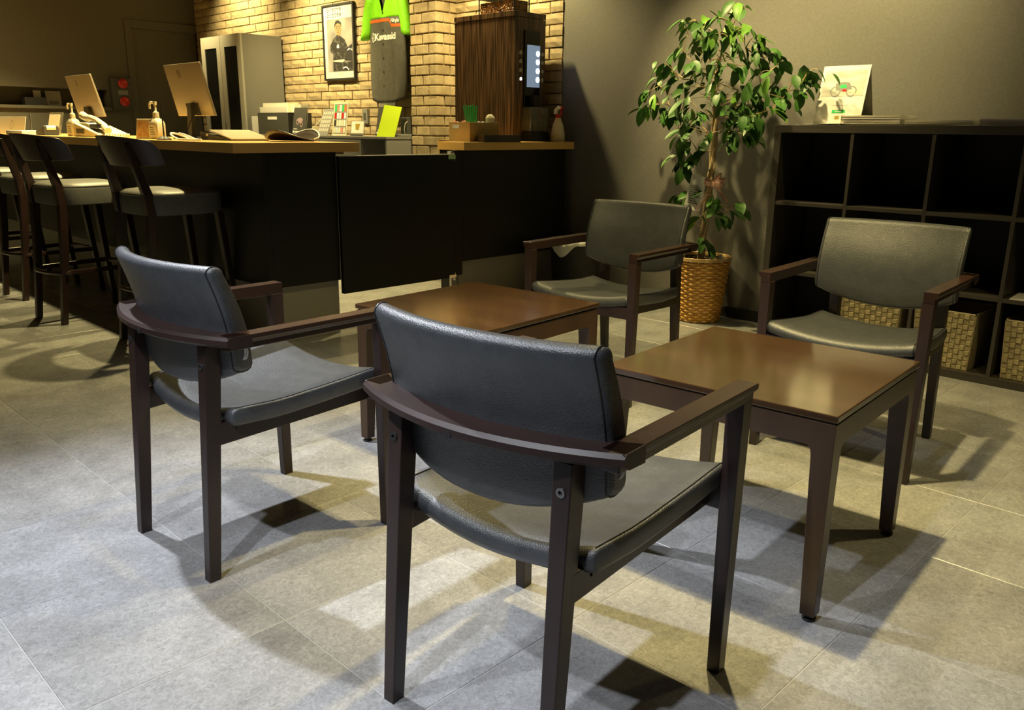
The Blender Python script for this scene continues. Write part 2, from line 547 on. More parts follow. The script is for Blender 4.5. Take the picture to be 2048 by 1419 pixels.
brick_mbs = [brick_mesh(k) for k in range(6)]
brick_meshes = [b.mesh('brick', M['brick']) for b in brick_mbs]
restb = MB()
row = 0
z = CH * 0.5
while z < CEIL:
    off = (row % 2) * BL / 2
    y = 3.9 - BL + off
    while y < YF:
        y0, y1 = max(y, 3.9), min(y + BL, YF)
        y += BL
        if y1 - y0 < 0.03:
            continue
        L = y1 - y0 - 0.010
        yc = (y0 + y1) / 2
        q = pixel_of((XW, yc, z))
        vis = q and q[0] > 360 and q[1] > -12 and z > 1.0 and not (yc > 7.45 and z < 1.86) and not (4.95 < yc < 5.45) and not (4.15 < yc < 4.96 and z < 1.85)
        k = R.randrange(6)
        jx = R.uniform(-0.003, 0.003)
        if vis:
            o = bpy.data.objects.new('brick', brick_meshes[k])
            C.objects.link(o)
            o.parent = bw
            o.location = (XW + jx, yc, z)
            o.scale = (1, L, CH - 0.009)
        else:
            restb.add([(XW + jx + v[0], yc + v[1] * L, z + v[2] * (CH - 0.009)) for v in brick_mbs[k].v], brick_mbs[k].f)
    row += 1
    z += CH
o = restb.build('brick_field', M['brick'], bw)
o['kind'] = 'stuff'

# brick pillar standing proud of the wall
PX, PY0, PY1 = 4.225, 4.967, 5.27
pil = struct(box('wall_pillar', M['mortar'], None, PX + 0.012, XW + 0.003, PY0 + 0.012, PY1 - 0.012, 0, CEIL, 0))
cz = CH * 0.5
row = 0
hidden = MB()
while cz < CEIL:
    if row % 2:
        segs = [(PX, PX + 0.075, PY0, PY0 + 0.155), (PX, PX + 0.05, PY0 + 0.165, PY1), (PX + 0.085, XW, PY0, PY0 + 0.05)]
    else:
        segs = [(PX, PX + 0.135, PY0, PY0 + 0.085), (PX, PX + 0.05, PY0 + 0.095, PY0 + 0.245), (PX, PX + 0.05, PY0 + 0.255, PY1), (PX + 0.145, XW, PY0, PY0 + 0.05)]
    for a in segs:
        j = R.uniform(-0.004, 0.004)
        vis = 0.88 < cz < 2.12
        b = MB() if vis else hidden
        b.box(a[0] + (j if a[0] == PX else 0), a[1], a[2] + (j if a[2] == PY0 else 0), a[3], cz - CH / 2 + 0.005, cz + CH / 2 - 0.005)
        if vis:
            b.build('brick', M['pbrick'], pil, bev=0.004)
    row += 1
    cz += CH
o = hidden.build('brick_field', M['pbrick'], pil)
o['kind'] = 'stuff'

# ------------------------------------------------------------------ bar counter, gate, service counter
ZT0, ZT1 = 0.962, 1.008
bar = thing('bar_counter', (2.30, 6.4, 0), 0, 'long black bar counter body under the maple top, with grey kick panels', 'counter')
def lb(name, m, x0, x1, y0, y1, z0, z1, bev=0.002, root=bar, c=(2.30, 6.4)):
    return box(name, m, root, x0 - c[0], x1 - c[0], y0 - c[1], y1 - c[1], z0, z1, bev)
lb('side_panel', M['black'], 2.08, 2.105, 3.745, 9.15, 0.30, ZT0)
lb('end_panel', M['black'], 2.105, 2.50, 3.745, 3.77, 0.295, ZT0)
lb('kick_panel', M['kick'], 2.10, 2.497, 3.777, 3.795, 0, 0.30)
lb('kick_panel', M['kick'], 2.12, 2.138, 3.80, 9.15, 0, 0.30)
lb('inner_panel', M['black'], 2.475, 2.50, 3.80, 9.15, 0, ZT0)
lb('edge_strip', M['lightsteel'], 2.497, 2.503, 3.776, 3.80, 0.0, 0.297, 0)
wt = MB()
wt.box(1.91, 2.62, 3.70, 9.15, ZT0, ZT1 - 0.003)
top = MB().box(1.91, 2.62, 3.70, 9.15, ZT1 - 0.003, ZT1)
bt = thing('worktop', (2.26, 6.4, ZT0), 0, 'thick maple bar top carrying monitors, phone and pump bottles', 'worktop')
box('slab', M['baredge'], bt, 1.912 - 2.26, 2.618 - 2.26, 3.702 - 6.4, 9.15 - 6.4, 0, 0.041, 0)
box('top_veneer', M['bartop'], bt, 1.91 - 2.26, 2.62 - 2.26, 3.70 - 6.4, 9.15 - 6.4, 0.041, 0.046, 0.001)
lb('bracket', M['lightsteel'], 2.5035, 2.56, 3.76, 3.80, 0.948, 0.962, 0.001)

gate = thing('swing_gate', (2.9, 3.735, 0.22), 0, 'black half-height swing gate between bar and service counter', 'gate')
box('leaf', M['black'], gate, -0.3995, 0.395, -0.014, 0.014, 0, 0.718, 0.003)
box('top_edge', M['lightsteel'], gate, -0.3995, 0.395, -0.014, 0.014, 0.718, 0.722, 0)
for zz in (0.0, 0.70):
    MB().tube([(0.40, 0, zz - 0.02), (0.40, 0, zz + 0.03)], 0.008, 10).build('hinge', M['chrome'], gate, True)
    box('hinge_plate', M['chrome'], gate, 0.345, 0.40, -0.018, -0.0145, zz - 0.006 if zz else 0.0, zz + 0.018, 0)

sc = thing('service_counter', (3.8, 4.15, 0), 0, 'black service counter beside the gate, below the coffee machine', 'counter')
def sb(name, m, x0, x1, y0, y1, z0, z1, bev=0.002):
    return box(name, m, sc, x0 - 3.8, x1 - 3.8, y0 - 4.15, y1 - 4.15, z0, z1, bev)
sb('front_panel', M['black'], 3.375, 4.30, 3.745, 3.77, 0.305, ZT0)
sb('post', M['black'], 3.312, 3.372, 3.742, 3.80, 0.225, ZT0)
sb('kick_panel', M['kick'], 3.372, 4.29, 3.775, 3.795, 0, 0.305)
sb('kick_panel', M['kick'], 3.325, 3.371, 3.79, 3.81, 0, 0.225)
sb('side_panel', M['black'], 3.36, 3.372, 3.81, 3.93, 0, ZT0)
sb('side_panel', M['black'], 4.275, 4.30, 3.80, 4.58, 0, ZT0)
st = thing('worktop', (3.78, 4.14, ZT0), 0, 'thick maple top under the coffee machine', 'worktop')
SVT = [(3.352 - 3.78, 3.70 - 4.14), (4.335 - 3.78, 3.70 - 4.14), (4.335 - 3.78, 4.60 - 4.14), (3.93 - 3.78, 4.60 - 4.14), (3.93 - 3.78, 3.99 - 4.14), (3.352 - 3.78, 3.94 - 4.14)]
MB().prism(SVT, 0, 0.041).build('slab', M['baredge'], st, bev=0.001)
MB().prism(SVT, 0.041, 0.046).build('top_veneer', M['bartop'], st, bev=0.001)
sb('catch', M['lightsteel'], 3.30, 3.311, 3.76, 3.79, 0.90, 0.955, 0.001)

# ------------------------------------------------------------------ back cabinets
lc = thing('low_cabinet', (4.2, 6.2, 0), 0, 'low grey steel cabinet run along the brick wall, used as a shelf', 'cabinet')
def cb(name, m, x0, x1, y0, y1, z0, z1, bev=0.002):
    return box(name, m, lc, x0 - 4.2, x1 - 4.2, y0 - 6.2, y1 - 6.2, z0, z1, bev)
cb('top', M['steelgrey'], 3.985, 4.41, 5.28, 7.40, 1.0, 1.018)
cb('carcass', M['steelgrey'], 4.005, 4.40, 5.618, 7.395, 0.0, 0.999)
for k, (a, b) in enumerate(((5.62, 6.20), (6.205, 6.80), (6.805, 7.395))):
    d = cb('door', M['steelgrey'], 3.988, 4.004, a, b, 0.05, 0.995)
    hd = MB().box(3.978 - 4.2, 3.988 - 4.2, a + 0.03 - 6.2, a + 0.045 - 6.2, 0.90, 0.96)
    hd.build('handle', M['chrome'], d)
cb('bay_side', M['steelgrey'], 3.99, 4.40, 5.285, 5.303, 0.0, 0.999)
cb('bay_back', M['steelgrey'], 4.38, 4.40, 5.304, 5.617, 0.0, 0.999)
cb('bay_floor', M['steelgrey'], 3.99, 4.379, 5.304, 5.617, 0.0, 0.05)

tc = thing('tall_cabinet', (4.2, 7.81, 0), 0, 'tall grey cabinet with two smoked glass doors by the brick wall', 'cabinet')
box('body', M['steelgrey'], tc, 4.0 - 4.2, 4.405 - 4.2, -0.39, 0.39, 0, 1.905, 0.004)
for s in (-1, 1):
    a, b = (-0.39, -0.003) if s < 0 else (0.003, 0.39)
    d = MB()
    X0, X1 = 3.98 - 4.2, 4.0 - 4.2 - 0.0005
    for q in ((a, b, 0.02, 0.12), (a, b, 1.80, 1.905), (a, a + 0.075, 0.12, 1.80), (b - 0.075, b, 0.12, 1.80)):
        d.box(X0, X1, *q)
    d = d.build('door', M['lightsteel'], tc)
    box('glass', M['smoke'], d, X0 + 0.006, X0 + 0.012, a + 0.075, b - 0.075, 0.12, 1.80, 0)
MB().box(3.972 - 4.2, 3.98 - 4.2, -0.02, -0.008, 1.02, 1.12).build('handle', M['chrome'], tc)

# ------------------------------------------------------------------ lounge chairs
def rounded_loop(rear, front, z0, z1, rt, rb, n=5):
    """closed (y, z) loop; rear/front are functions of z"""
    pts = []
    for i in range(7):
        zz = z0 + rb + (z1 - rt - z0 - rb) * i / 6
        pts.append((rear(zz), zz))
    def arc(zc, r, sgn):
        a, b = rear(zc), front(zc)
        m, hw = (a + b) / 2, (b - a) / 2
        return [(m + (-hw if sgn > 0 else hw) * math.cos(math.pi * i / (n + 1)), zc + sgn * r * math.sin(math.pi * i / (n + 1))) for i in range(1, n + 1)]
    pts += arc(z1 - rt, rt, 1)
    for i in range(7):
        zz = z1 - rt - (z1 - rt - z0 - rb) * i / 6
        pts.append((front(zz), zz))
    pts += arc(z0 + rb, rb, -1)
    return pts


def lerp(x, xs, ys):
    if x <= xs[0]:
        return ys[0]
    for i in range(1, len(xs)):
        if x <= xs[i]:
            t = (x - xs[i - 1]) / (xs[i] - xs[i - 1])
            return ys[i - 1] + t * (ys[i] - ys[i - 1])
    return ys[-1]


def pad_loop(s, inset=0.0):
    sag = 0.050 * (1 - s * s)
    zb = 0.472 + 0.056 * abs(s) ** 2.2 + inset
    rear = lambda z: lerp(z, (0.47, 0.53, 0.624, 0.70, 0.78), (-0.170, -0.174, -0.180, -0.200, -0.229)) - sag + inset
    front = lambda z: lerp(z, (0.47, 0.53, 0.624, 0.70, 0.78), (-0.125, -0.126, -0.133, -0.156, -0.193)) - sag - inset
    return rounded_loop(rear, front, zb, 0.779 - inset, 0.016, 0.014)


def seat_loop(s, inset=0.0):
    d0 = 0.030 * (1 - s * s)
    def topz(y):
        return lerp(y, (-0.19, -0.05, 0.12, 0.26), (0.436, 0.432, 0.446, 0.461)) - d0 - inset
    th = 0.046 - 2 * inset
    y0, y1 = -0.185 + inset - 0.012 * (1 - s * s), 0.262 - inset
    pts = []
    for i in range(9):
        y = y0 + 0.016 + (y1 - y0 - 0.042) * i / 8
        pts.append((y, topz(y)))
    for i in range(1, 7):                      # waterfall front edge
        a = math.pi / 2 - math.pi * i / 7
        pts.append((y1 - 0.026 + 0.026 * math.cos(a), topz(y1 - 0.026) - th / 2 + th / 2 * math.sin(a)))
    for i in range(9):
        y = y1 - 0.026 - (y1 - y0 - 0.042) * i / 8
        pts.append((y, topz(y) - th))
    for i in range(1, 5):
        a = -math.pi / 2 - math.pi * i / 5
        pts.append((y0 + 0.016 + 0.016 * math.cos(a), topz(y0 + 0.016) - th / 2 + th / 2 * math.sin(a)))
    return pts


def seat_half(y):
    return 0.222 + 0.021 * (y + 0.185) / 0.447


SS = [-1, -0.988] + [-0.95 + 1.9 * i / 18 for i in range(19)] + [0.988, 1]


def make_chair(label, torn=False):
    t = thing('lounge_chair', (0, 0, 0), 0, label, 'armchair', 'leather lounge chairs around the low tables')
    for s in (-1, 1):
        MB().leg((s * 0.256, 0.245, 0.0), (s * 0.259, 0.243, 0.592), (0.027, 0.030), (0.036, 0.040)).build('leg', M['wood'], t, bev=0.002)
        MB().leg((s * 0.188, -0.250, 0.0), (s * 0.186, -0.207, 0.592), (0.027, 0.030), (0.036, 0.042)).build('leg', M['wood'], t, bev=0.002)
        # arm with an undercut outer edge
        pr = [(0.243, 0.624), (0.286, 0.624), (0.286, 0.613), (0.277, 0.604), (0.277, 0.590), (0.243, 0.590)]
        pr = [(s * a, b) for a, b in (pr if s < 0 else pr[::-1])]
        MB().prism(pr, -0.212, 0.264, 'y').build('arm', M['woodarm'], t, bev=0.0015)
        # side rail
        r = MB()
        a, b = s * 0.192, s * 0.205
        r.hexa([(a - 0.011, -0.225, 0.345), (a + 0.011, -0.225, 0.345), (b + 0.011, 0.240, 0.366), (b - 0.011, 0.240, 0.366),
                (a - 0.011, -0.225, 0.399), (a + 0.011, -0.225, 0.399), (b + 0.011, 0.240, 0.410), (b - 0.011, 0.240, 0.410)])
        r.build('side_rail', M['wood'], t, bev=0.0015)
        # bolt in the rear leg
        yb = -0.2323
        b_ = MB()
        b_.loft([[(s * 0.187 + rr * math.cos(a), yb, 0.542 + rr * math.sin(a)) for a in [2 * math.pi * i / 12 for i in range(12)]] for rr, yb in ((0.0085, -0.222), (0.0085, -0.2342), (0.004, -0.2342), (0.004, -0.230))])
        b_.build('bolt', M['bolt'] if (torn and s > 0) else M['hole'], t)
    MB().box(-0.245, 0.245, 0.232, 0.256, 0.362, 0.410).build('front_rail', M['wood'], t, bev=0.0015)
    # bent back rail
    loops = []
    for i in range(25):
        s = -1 + i / 12
        x = 0.2865 * s
        yr = -0.287 + 0.072 * s * s
        yi = yr + 0.062
        loops.append([(x, yr, 0.606), (x, yr, 0.617), (x, yr + 0.007, 0.624), (x, yi, 0.624), (x, yi, 0.594), (x, yr + 0.016, 0.596)])
    rail = MB().loft(loops).build('back_rail', M['rail'], t, smooth=True)
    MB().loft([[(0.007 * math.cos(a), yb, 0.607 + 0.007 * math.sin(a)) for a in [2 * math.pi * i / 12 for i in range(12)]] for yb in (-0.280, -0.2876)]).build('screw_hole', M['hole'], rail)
    # cushions
    b = MB().loft([[(0.243 * s, y, z) for y, z in pad_loop(s, 0.007 if abs(s) == 1 else (0.002 if abs(s) > 0.98 else 0))] for s in SS])
    pad = b.build('backrest', M['leather'], t, smooth='full')
    c = MB().loft([[(seat_half(y) * s, y, z) for y, z in seat_loop(s, 0.007 if abs(s) == 1 else (0.002 if abs(s) > 0.98 else 0))] for s in SS])
    seat = c.build('seat', M['leather'], t, smooth='full')
    for s in (-1, 1):
        lp = pad_loop(0.965 * s)
        MB().tube([(0.965 * 0.243 * s, y, z) for y, z in lp], 0.0016, 5, True).build('piping', M['piping'], pad, True)
        lp = seat_loop(0.965 * s)[:17]
        MB().tube([(0.965 * seat_half(y) * s, y, z) for y, z in lp], 0.0014, 5).build('piping', M['piping'], seat, True)
    # thin bent plywood pan under the seat
    def pan(u, v):
        s = -0.93 + 1.86 * u
        y = -0.165 + 0.40 * v
        zt = lerp(y, (-0.19, -0.05, 0.12, 0.26), (0.436, 0.432, 0.446, 0.461)) - 0.030 * (1 - s * s) - 0.047
        return (seat_half(y) * s, y, zt)
    pm = MB().grid(pan, 14, 4)
    n = len(pm.v)
    pm2 = MB().loft([[(seat_half(y) * s, y, lerp(y, (-0.19, -0.05, 0.12, 0.26), (0.436, 0.432, 0.446, 0.461)) - 0.030 * (1 - s * s) - k) for y, k in ((-0.165, 0.046), (0.235, 0.046), (0.235, 0.055), (-0.165, 0.055))] for s in [-0.93 + 1.86 * i / 14 for i in range(15)]])
    pm2.build('seat_pan', M['wood'], t)
    if torn:
        w = MB()
        for k, dy in enumerate((0.0, 0.0055)):
            w.tube([(0.2432 - 0.0006 * i * (i > 5), -0.161 + dy + 0.013 * math.sin(i / 8 * math.pi / 2 + 0.9) - 0.016 * (i / 8) ** 3, 0.588 - 0.046 * i / 8) for i in range(9)], [0.001, 0.0022, 0.0028, 0.003, 0.003, 0.003, 0.0028, 0.002, 0.001], 6)
        w.build('torn_edge', M['batting'], pad, True)
    return t


chA = make_chair('armchair', True)
chA['label'] = 'black leather armchair with torn pad and one shiny bolt, at the table nearer the shelf'
chA.location, chA.rotation_euler = (1.1094, 0.9789, 0), (0, 0, rad(-84.64))
chB = copy_tree(chA)
chB['label'] = 'black leather armchair with torn pad corner, its back towards the bar stools'
chB.location, chB.rotation_euler = (1.0404, 2.0064, 0), (0, 0, rad(-87.91))
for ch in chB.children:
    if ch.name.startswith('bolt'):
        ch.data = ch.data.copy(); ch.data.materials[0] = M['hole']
chC = make_chair('black leather armchair between the swing gate and the potted tree')
chC.location, chC.rotation_euler = (2.8353, 2.1814, 0), (0, 0, rad(94.49))
chD = copy_tree(chC)
chD['label'] = 'black leather armchair in front of the open cube shelf'
chD.location, chD.rotation_euler = (2.8759, 1.1034, 0), (0, 0, rad(93.45))

# ------------------------------------------------------------------ low tables
def make_table():
    t = thing('low_table', (0, 0, 0), 0, '', 'table', 'square low lounge tables')
    H = 0.5
    tp = MB().box(-0.30, 0.30, -0.30, 0.30, H - 0.016, H)
    tp.build('tabletop', M['tabletop'], t, bev=0.0025)
    MB().box(-0.292, 0.292, -0.292, 0.292, H - 0.021, H - 0.016).build('top_batten', M['tablewood'], t)
    for i in range(4):
        a = math.pi / 2 * i
        ca, sa = round(math.cos(a)), round(math.sin(a))
        rot = lambda x, y: (x * ca - y * sa, x * sa + y * ca)
        # apron on the -y side, turned
        ap = MB()
        p = [(-0.240, -0.297), (0.240, -0.297), (0.240, -0.277), (-0.240, -0.277)]
        ap.hexa([(*rot(*q), H - 0.078) for q in p] + [(*rot(*q), H - 0.021) for q in p])
        ap.build('apron', M['tablewood'], t, bev=0.001)
        # corner leg with a fillet into the aprons, tapering on its inner faces
        lg = MB()
        prof = [(0.060, H - 0.021), (0.060, H - 0.078)]
        prof += [(0.060 - 0.012 * math.sin(k / 5 * math.pi / 2), H - 0.078 - 0.030 * (1 - math.cos(k / 5 * math.pi / 2))) for k in range(1, 6)]
        prof += [(0.034, 0.014)]
        loops = []
        for w, zz in prof:
            q = [(-0.297, -0.297), (-0.297 + w, -0.297), (-0.297 + w, -0.297 + w), (-0.297, -0.297 + w)]
            loops.append([(*rot(*k), zz) for k in q])
        lg = lg.loft(loops[::-1]).build('leg', M['tablewood'], t, bev=0.0015)
        cx, cy = rot(-0.281, -0.281)
        MB().lathe([(0.016, 0), (0.017, 0.004), (0.010, 0.006), (0.010, 0.016)], 14, (cx, cy, 0)).build('leveller', M['rubber'], lg)
    return t


t2 = make_table()
t2['label'] = 'dark brown square low table in front of the armchair by the cube shelf'
t2.location, t2.rotation_euler = (1.954, 0.994, 0), (0, 0, rad(4))
t1 = copy_tree(t2)
t1['label'] = 'dark brown square low table standing nearer the swing gate'
t1.location, t1.rotation_euler = (1.936, 2.066, 0), (0, 0, rad(4))

# ------------------------------------------------------------------ bar stools
def make_stool():
    t = thing('bar_stool', (0, 0, 0), 0, '', 'stool', 'bar stools along the counter')
    for s in (-1, 1):
        MB().loft([[(c[0] * s + a * w / 2, c[1] + b * w2 / 2, c[2]) for a, b in ((-1, -1), (1, -1), (1, 1), (-1, 1))] for c, w, w2 in
                   (((0.150, -0.245, 0), 0.030, 0.032), ((0.157, -0.20, 0.40), 0.034, 0.040), ((0.158, -0.18, 0.66), 0.036, 0.046), ((0.157, -0.19, 0.76), 0.034, 0.046), ((0.146, -0.228, 0.90), 0.028, 0.036), ((0.140, -0.250, 1.000), 0.022, 0.026))]).build('leg', M['stoolwood'], t, bev=0.003)
        MB().leg((s * 0.185, 0.235, 0), (s * 0.165, 0.175, 0.66), (0.028, 0.028), (0.038, 0.038)).build('leg', M['stoolwood'], t, bev=0.003)
        MB().hexa([(s * 0.157 - 0.009, -0.21, 0.275), (s * 0.157 + 0.009, -0.21, 0.275), (s * 0.178 + 0.009, 0.21, 0.275), (s * 0.178 - 0.009, 0.21, 0.275),
                   (s * 0.157 - 0.009, -0.21, 0.300), (s * 0.157 + 0.009, -0.21, 0.300), (s * 0.178 + 0.009, 0.21, 0.300), (s * 0.178 - 0.009, 0.21, 0.300)]).build('stretcher', M['stoolwood'], t, bev=0.003)
    MB().box(-0.17, 0.17, 0.200, 0.222, 0.275, 0.300).build('footrest', M['stoolwood'], t, bev=0.003)
    MB().tube([(0.172 * math.cos(a), -0.185 + 0.075 * math.sin(a), 0.287) for a in [math.pi + math.pi * i / 16 for i in range(17)]], 0.012, 8).build('stretcher', M['stoolwood'], t, True)
    # seat: rounded square drum with a domed top
    def sq(w, yo, z, n=32):
        out = []
        for i in range(n):
            a = 2 * math.pi * i / n
            c, s = math.cos(a), math.sin(a)
            k = (abs(c) ** 4 + abs(s) ** 4) ** (-0.25)
            out.append((w * k * c, yo + w * 1.03 * k * s, z))
        return out
    MB().loft([sq(0.195, 0.01, 0.655), sq(0.205, 0.01, 0.66), sq(0.208, 0.01, 0.74), sq(0.205, 0.01, 0.748)]).build('seat_band', M['stoolside'], t, smooth=True)
    MB().loft([sq(0.205, 0.01, 0.748), sq(0.203, 0.01, 0.758), sq(0.185, 0.01, 0.770), sq(0.13, 0.01, 0.779), sq(0.05, 0.01, 0.782)]).build('seat', M['stoolseat'], t, smooth='full')
    # wrap-around back panel leaning backwards
    loops = []
    N = 24
    for i in range(N + 1):
        u = -1 + 2 * i / N
        a = rad(-90 + 72 * u)
        zb, zt = 0.892 + 0.006 * u * u, 1.035 - 0.028 * u * u
        if abs(u) > 0.9:
            k = (abs(u) - 0.9) / 0.1
            zt -= 0.030 * k * k
            zb += 0.006 * k * k
        col = []
        for rr, zz in ((0.226, zb), (0.226, zt), (0.209, zt), (0.209, zb)):
            ln = -0.062 * (zz - 0.88) / 0.15
            col.append((rr * math.cos(a), -0.028 + rr * math.sin(a) + ln, zz))
        loops.append(col)
    MB().loft(loops).build('backrest', M['stoolwood'], t, smooth=True, bev=0.003)
    return t


s0 = make_stool()
stools = [(1.84, 4.28, -86, 'dark bar stool tucked furthest under the counter, beside the bar end panel'),
          (1.70, 5.15, -82, 'dark bar stool with pale seat, second along from the bar end panel'),
          (1.76, 6.02, -84, 'dark bar stool with pale seat, third along from the bar end panel'),
          (1.72, 6.95, -88, 'dark bar stool, fourth along from the bar end panel')]
for i, (x, y, a, l) in enumerate(stools):
    o = s0 if i == 0 else copy_tree(s0)
    o.location, o.rotation_euler = (x, y, 0), (0, 0, rad(a))
    o['label'] = l

# ------------------------------------------------------------------ cube shelf with magazines and baskets
SX, SY1, SY0 = 4.034, 2.114, 0.640
sh = thing('cube_shelf', (4.225, 1.377, 0), 0, 'black-brown open cube shelf against the grey wall', 'shelf')
def shb(name, m, x0, x1, y0, y1, z0, z1, bev=0.001):
    return box(name, m, sh, x0 - 4.225, x1 - 4.225, y0 - 1.377, y1 - 1.377, z0, z1, bev)
XB = 4.42
shb('top_board', M['shelf'], SX, XB, SY0, SY1, 1.082, 1.118)
shb('bottom_board', M['shelf'], SX, XB, SY0, SY1, 0, 0.037)
shb('side_board', M['shelfv'], SX, XB, SY1 - 0.035, SY1, 0.037, 1.082)
shb('side_board', M['shelfv'], SX, XB, SY0, SY0 + 0.035, 0.037, 1.082)
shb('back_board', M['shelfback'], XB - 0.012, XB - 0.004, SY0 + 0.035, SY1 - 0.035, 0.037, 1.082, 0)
cols = [1.715, 1.347, 0.983]
for y in cols:
    shb('divider', M['shelfv'], SX + 0.002, XB - 0.013, y - 0.008, y + 0.008, 0.037, 1.082)
edges = [SY1 - 0.035] + [v for y in cols for v in (y + 0.008, y - 0.008)] + [SY0 + 0.035]
for z in (0.734, 0.385):
    for i in range(0, 8, 2):
        shb('shelf_board', M['shelf'], SX + 0.002, XB - 0.013, edges[i + 1], edges[i], z - 0.009, z + 0.009)

def stack(x0, y0, dy, dx, n, th, z, label, cat, names='magazine', group='magazines on the cube shelf', yaw=0):
    for k in range(n):
        t = th * R.uniform(0.8, 1.2)
        jx, jy, ja = R.uniform(-0.006, 0.006), R.uniform(-0.006, 0.006), R.uniform(-1.2, 1.2)
        o = thing(names, (x0 + jx, y0 + jy, z), rad(yaw + ja), label(k, n), cat, group)
        MB().box(-dx / 2 + 0.002, dx / 2 - 0.002, -dy / 2 + 0.002, dy / 2 - 0.002, 0.0003, t - 0.0004).build('pages', M['page'], o)
        cv = MB().box(-dx / 2, dx / 2, -dy / 2, dy / 2, t - 0.0004, t).box(-dx / 2, dx / 2, -dy / 2, dy / 2, 0, 0.0003)
        cv.box(-dx / 2, dx / 2, dy / 2 - 0.0015, dy / 2, 0.0003, t - 0.0004)
        cv.build('cover', [M['white'], M['page'], M['cream']][k % 3], o)
        z += t
    return z

def lab(place):
    return lambda k, n: ('topmost' if k == n - 1 else 'lowest' if k == 0 else ['second', 'third', 'fourth', 'fifth', 'sixth', 'seventh'][k - 1] + ' from bottom') + ' magazine in the ' + place
stack(4.17, 1.66, 0.28, 0.21, 6, 0.0075, 1.118, lab('tall stack beside the propped poster'), 'magazine')
stack(4.17, 1.35, 0.29, 0.21, 4, 0.006, 1.118, lab('low stack between the taller stacks'), 'magazine')
stack(4.17, 1.03, 0.30, 0.21, 5, 0.0065, 1.118, lab('stack furthest from the propped poster'), 'magazine')
for k, (y, a) in enumerate(((1.96, 12), (1.90, -6))):
    o = MB().grid(lambda u, v: (-0.105 + 0.21 * u, -0.13 + 0.2 * v, 0.0015 + 0.0045 * k + 0.006 * (u - 0.5) ** 2 * (1 - v)), 6, 4).build('leaflet', M['page'])
    o.location, o.rotation_euler = (4.155, y, 1.118), (0, 0, rad(a))
    so = o.modifiers.new('solid', 'SOLIDIFY'); so.thickness = 0.001; so.offset = 1
    tag(o, ['thin curling leaflet lying under the propped poster', 'second curling leaflet lying on top of the other leaflet'][k], 'leaflet', 'leaflets on the cube shelf')

ez = panel('propped_poster', (4.16, 1.86, 1.1265), 180, 14, 'white poster card with a motorcycle photo propped on the cube shelf', 'sign')
box('card', M['white'], ez, -0.118, 0.118, 0, 0.285, -0.004, 0, 0.0006)
box('photo', M['photo2'], ez, -0.105, 0.105, 0.135, 0.262, 0, 0.0008, 0)
mb = MB()
for cx in (-0.035, 0.045):
    mb.add([(cx + (0.021 + 0.005 * (j % 2)) * math.cos(a), 0.158 + (0.021 + 0.005 * (j % 2)) * math.sin(a), 0.0012) for i in range(20) for j in (0, 1) for a in [2 * math.pi * i / 20]], [(2 * i, 2 * i + 1, (2 * i + 3) % 40, (2 * i + 2) % 40) for i in range(20)])
mb.prism([(-0.035, 0.165), (0.0, 0.160), (0.045, 0.170), (0.03, 0.20), (0.0, 0.205), (-0.04, 0.198)], 0.0009, 0.0013)
mb.build('motorcycle_print', M['greyink'], ez)
MB().prism([(-0.02, 0.175), (0.02, 0.175), (0.015, 0.19), (-0.01, 0.192)], 0.0013, 0.0016).build('print_detail', M['green'], ez)
MB().prism([(0.0, 0.158), (0.02, 0.158), (0.02, 0.168), (0.0, 0.170)], 0.0013, 0.0016).build('print_detail', M['red'], ez)
MB().box(0.062, 0.09, 0.142, 0.166, 0.0008, 0.0012).build('print_detail', M['cream'], ez)
MB().box(-0.032, 0.034, 0.052, 0.068, 0, 0.0008).build('green_button', M['green'], ez)
text('Kawasaki', 0.010, M['whiteprint'], ez, -0.018, 0.057, 0.001)
MB().box(-0.035, 0.04, 0.089, 0.0915, 0, 0.0006).build('printed_line', M['lightsteel'], ez)
MB().box(-0.012, 0.010, 0.022, 0.038, 0, 0.0008).build('print_detail', M['goldink'], ez)
stp = MB().prism([(-0.115, 0.0), (0.115, 0.0), (0.115, 0.28), (-0.115, 0.28)], -0.0045, -0.004)
a14 = rad(34)
MB().hexa([(-0.115, 0.275, -0.006), (0.115, 0.275, -0.006), (0.115, 0.275, -0.0045), (-0.115, 0.275, -0.0045),
           (-0.115, 0.275 - 0.245 * math.cos(a14) - 0.0, -0.006 - 0.25 * math.sin(a14)), (0.115, 0.275 - 0.245 * math.cos(a14), -0.006 - 0.25 * math.sin(a14)), (0.115, 0.275 - 0.245 * math.cos(a14), -0.0045 - 0.25 * math.sin(a14)), (-0.115, 0.275 - 0.245 * math.cos(a14), -0.0045 - 0.25 * math.sin(a14))]).build('rear_strut', M['steelgrey'], ez)

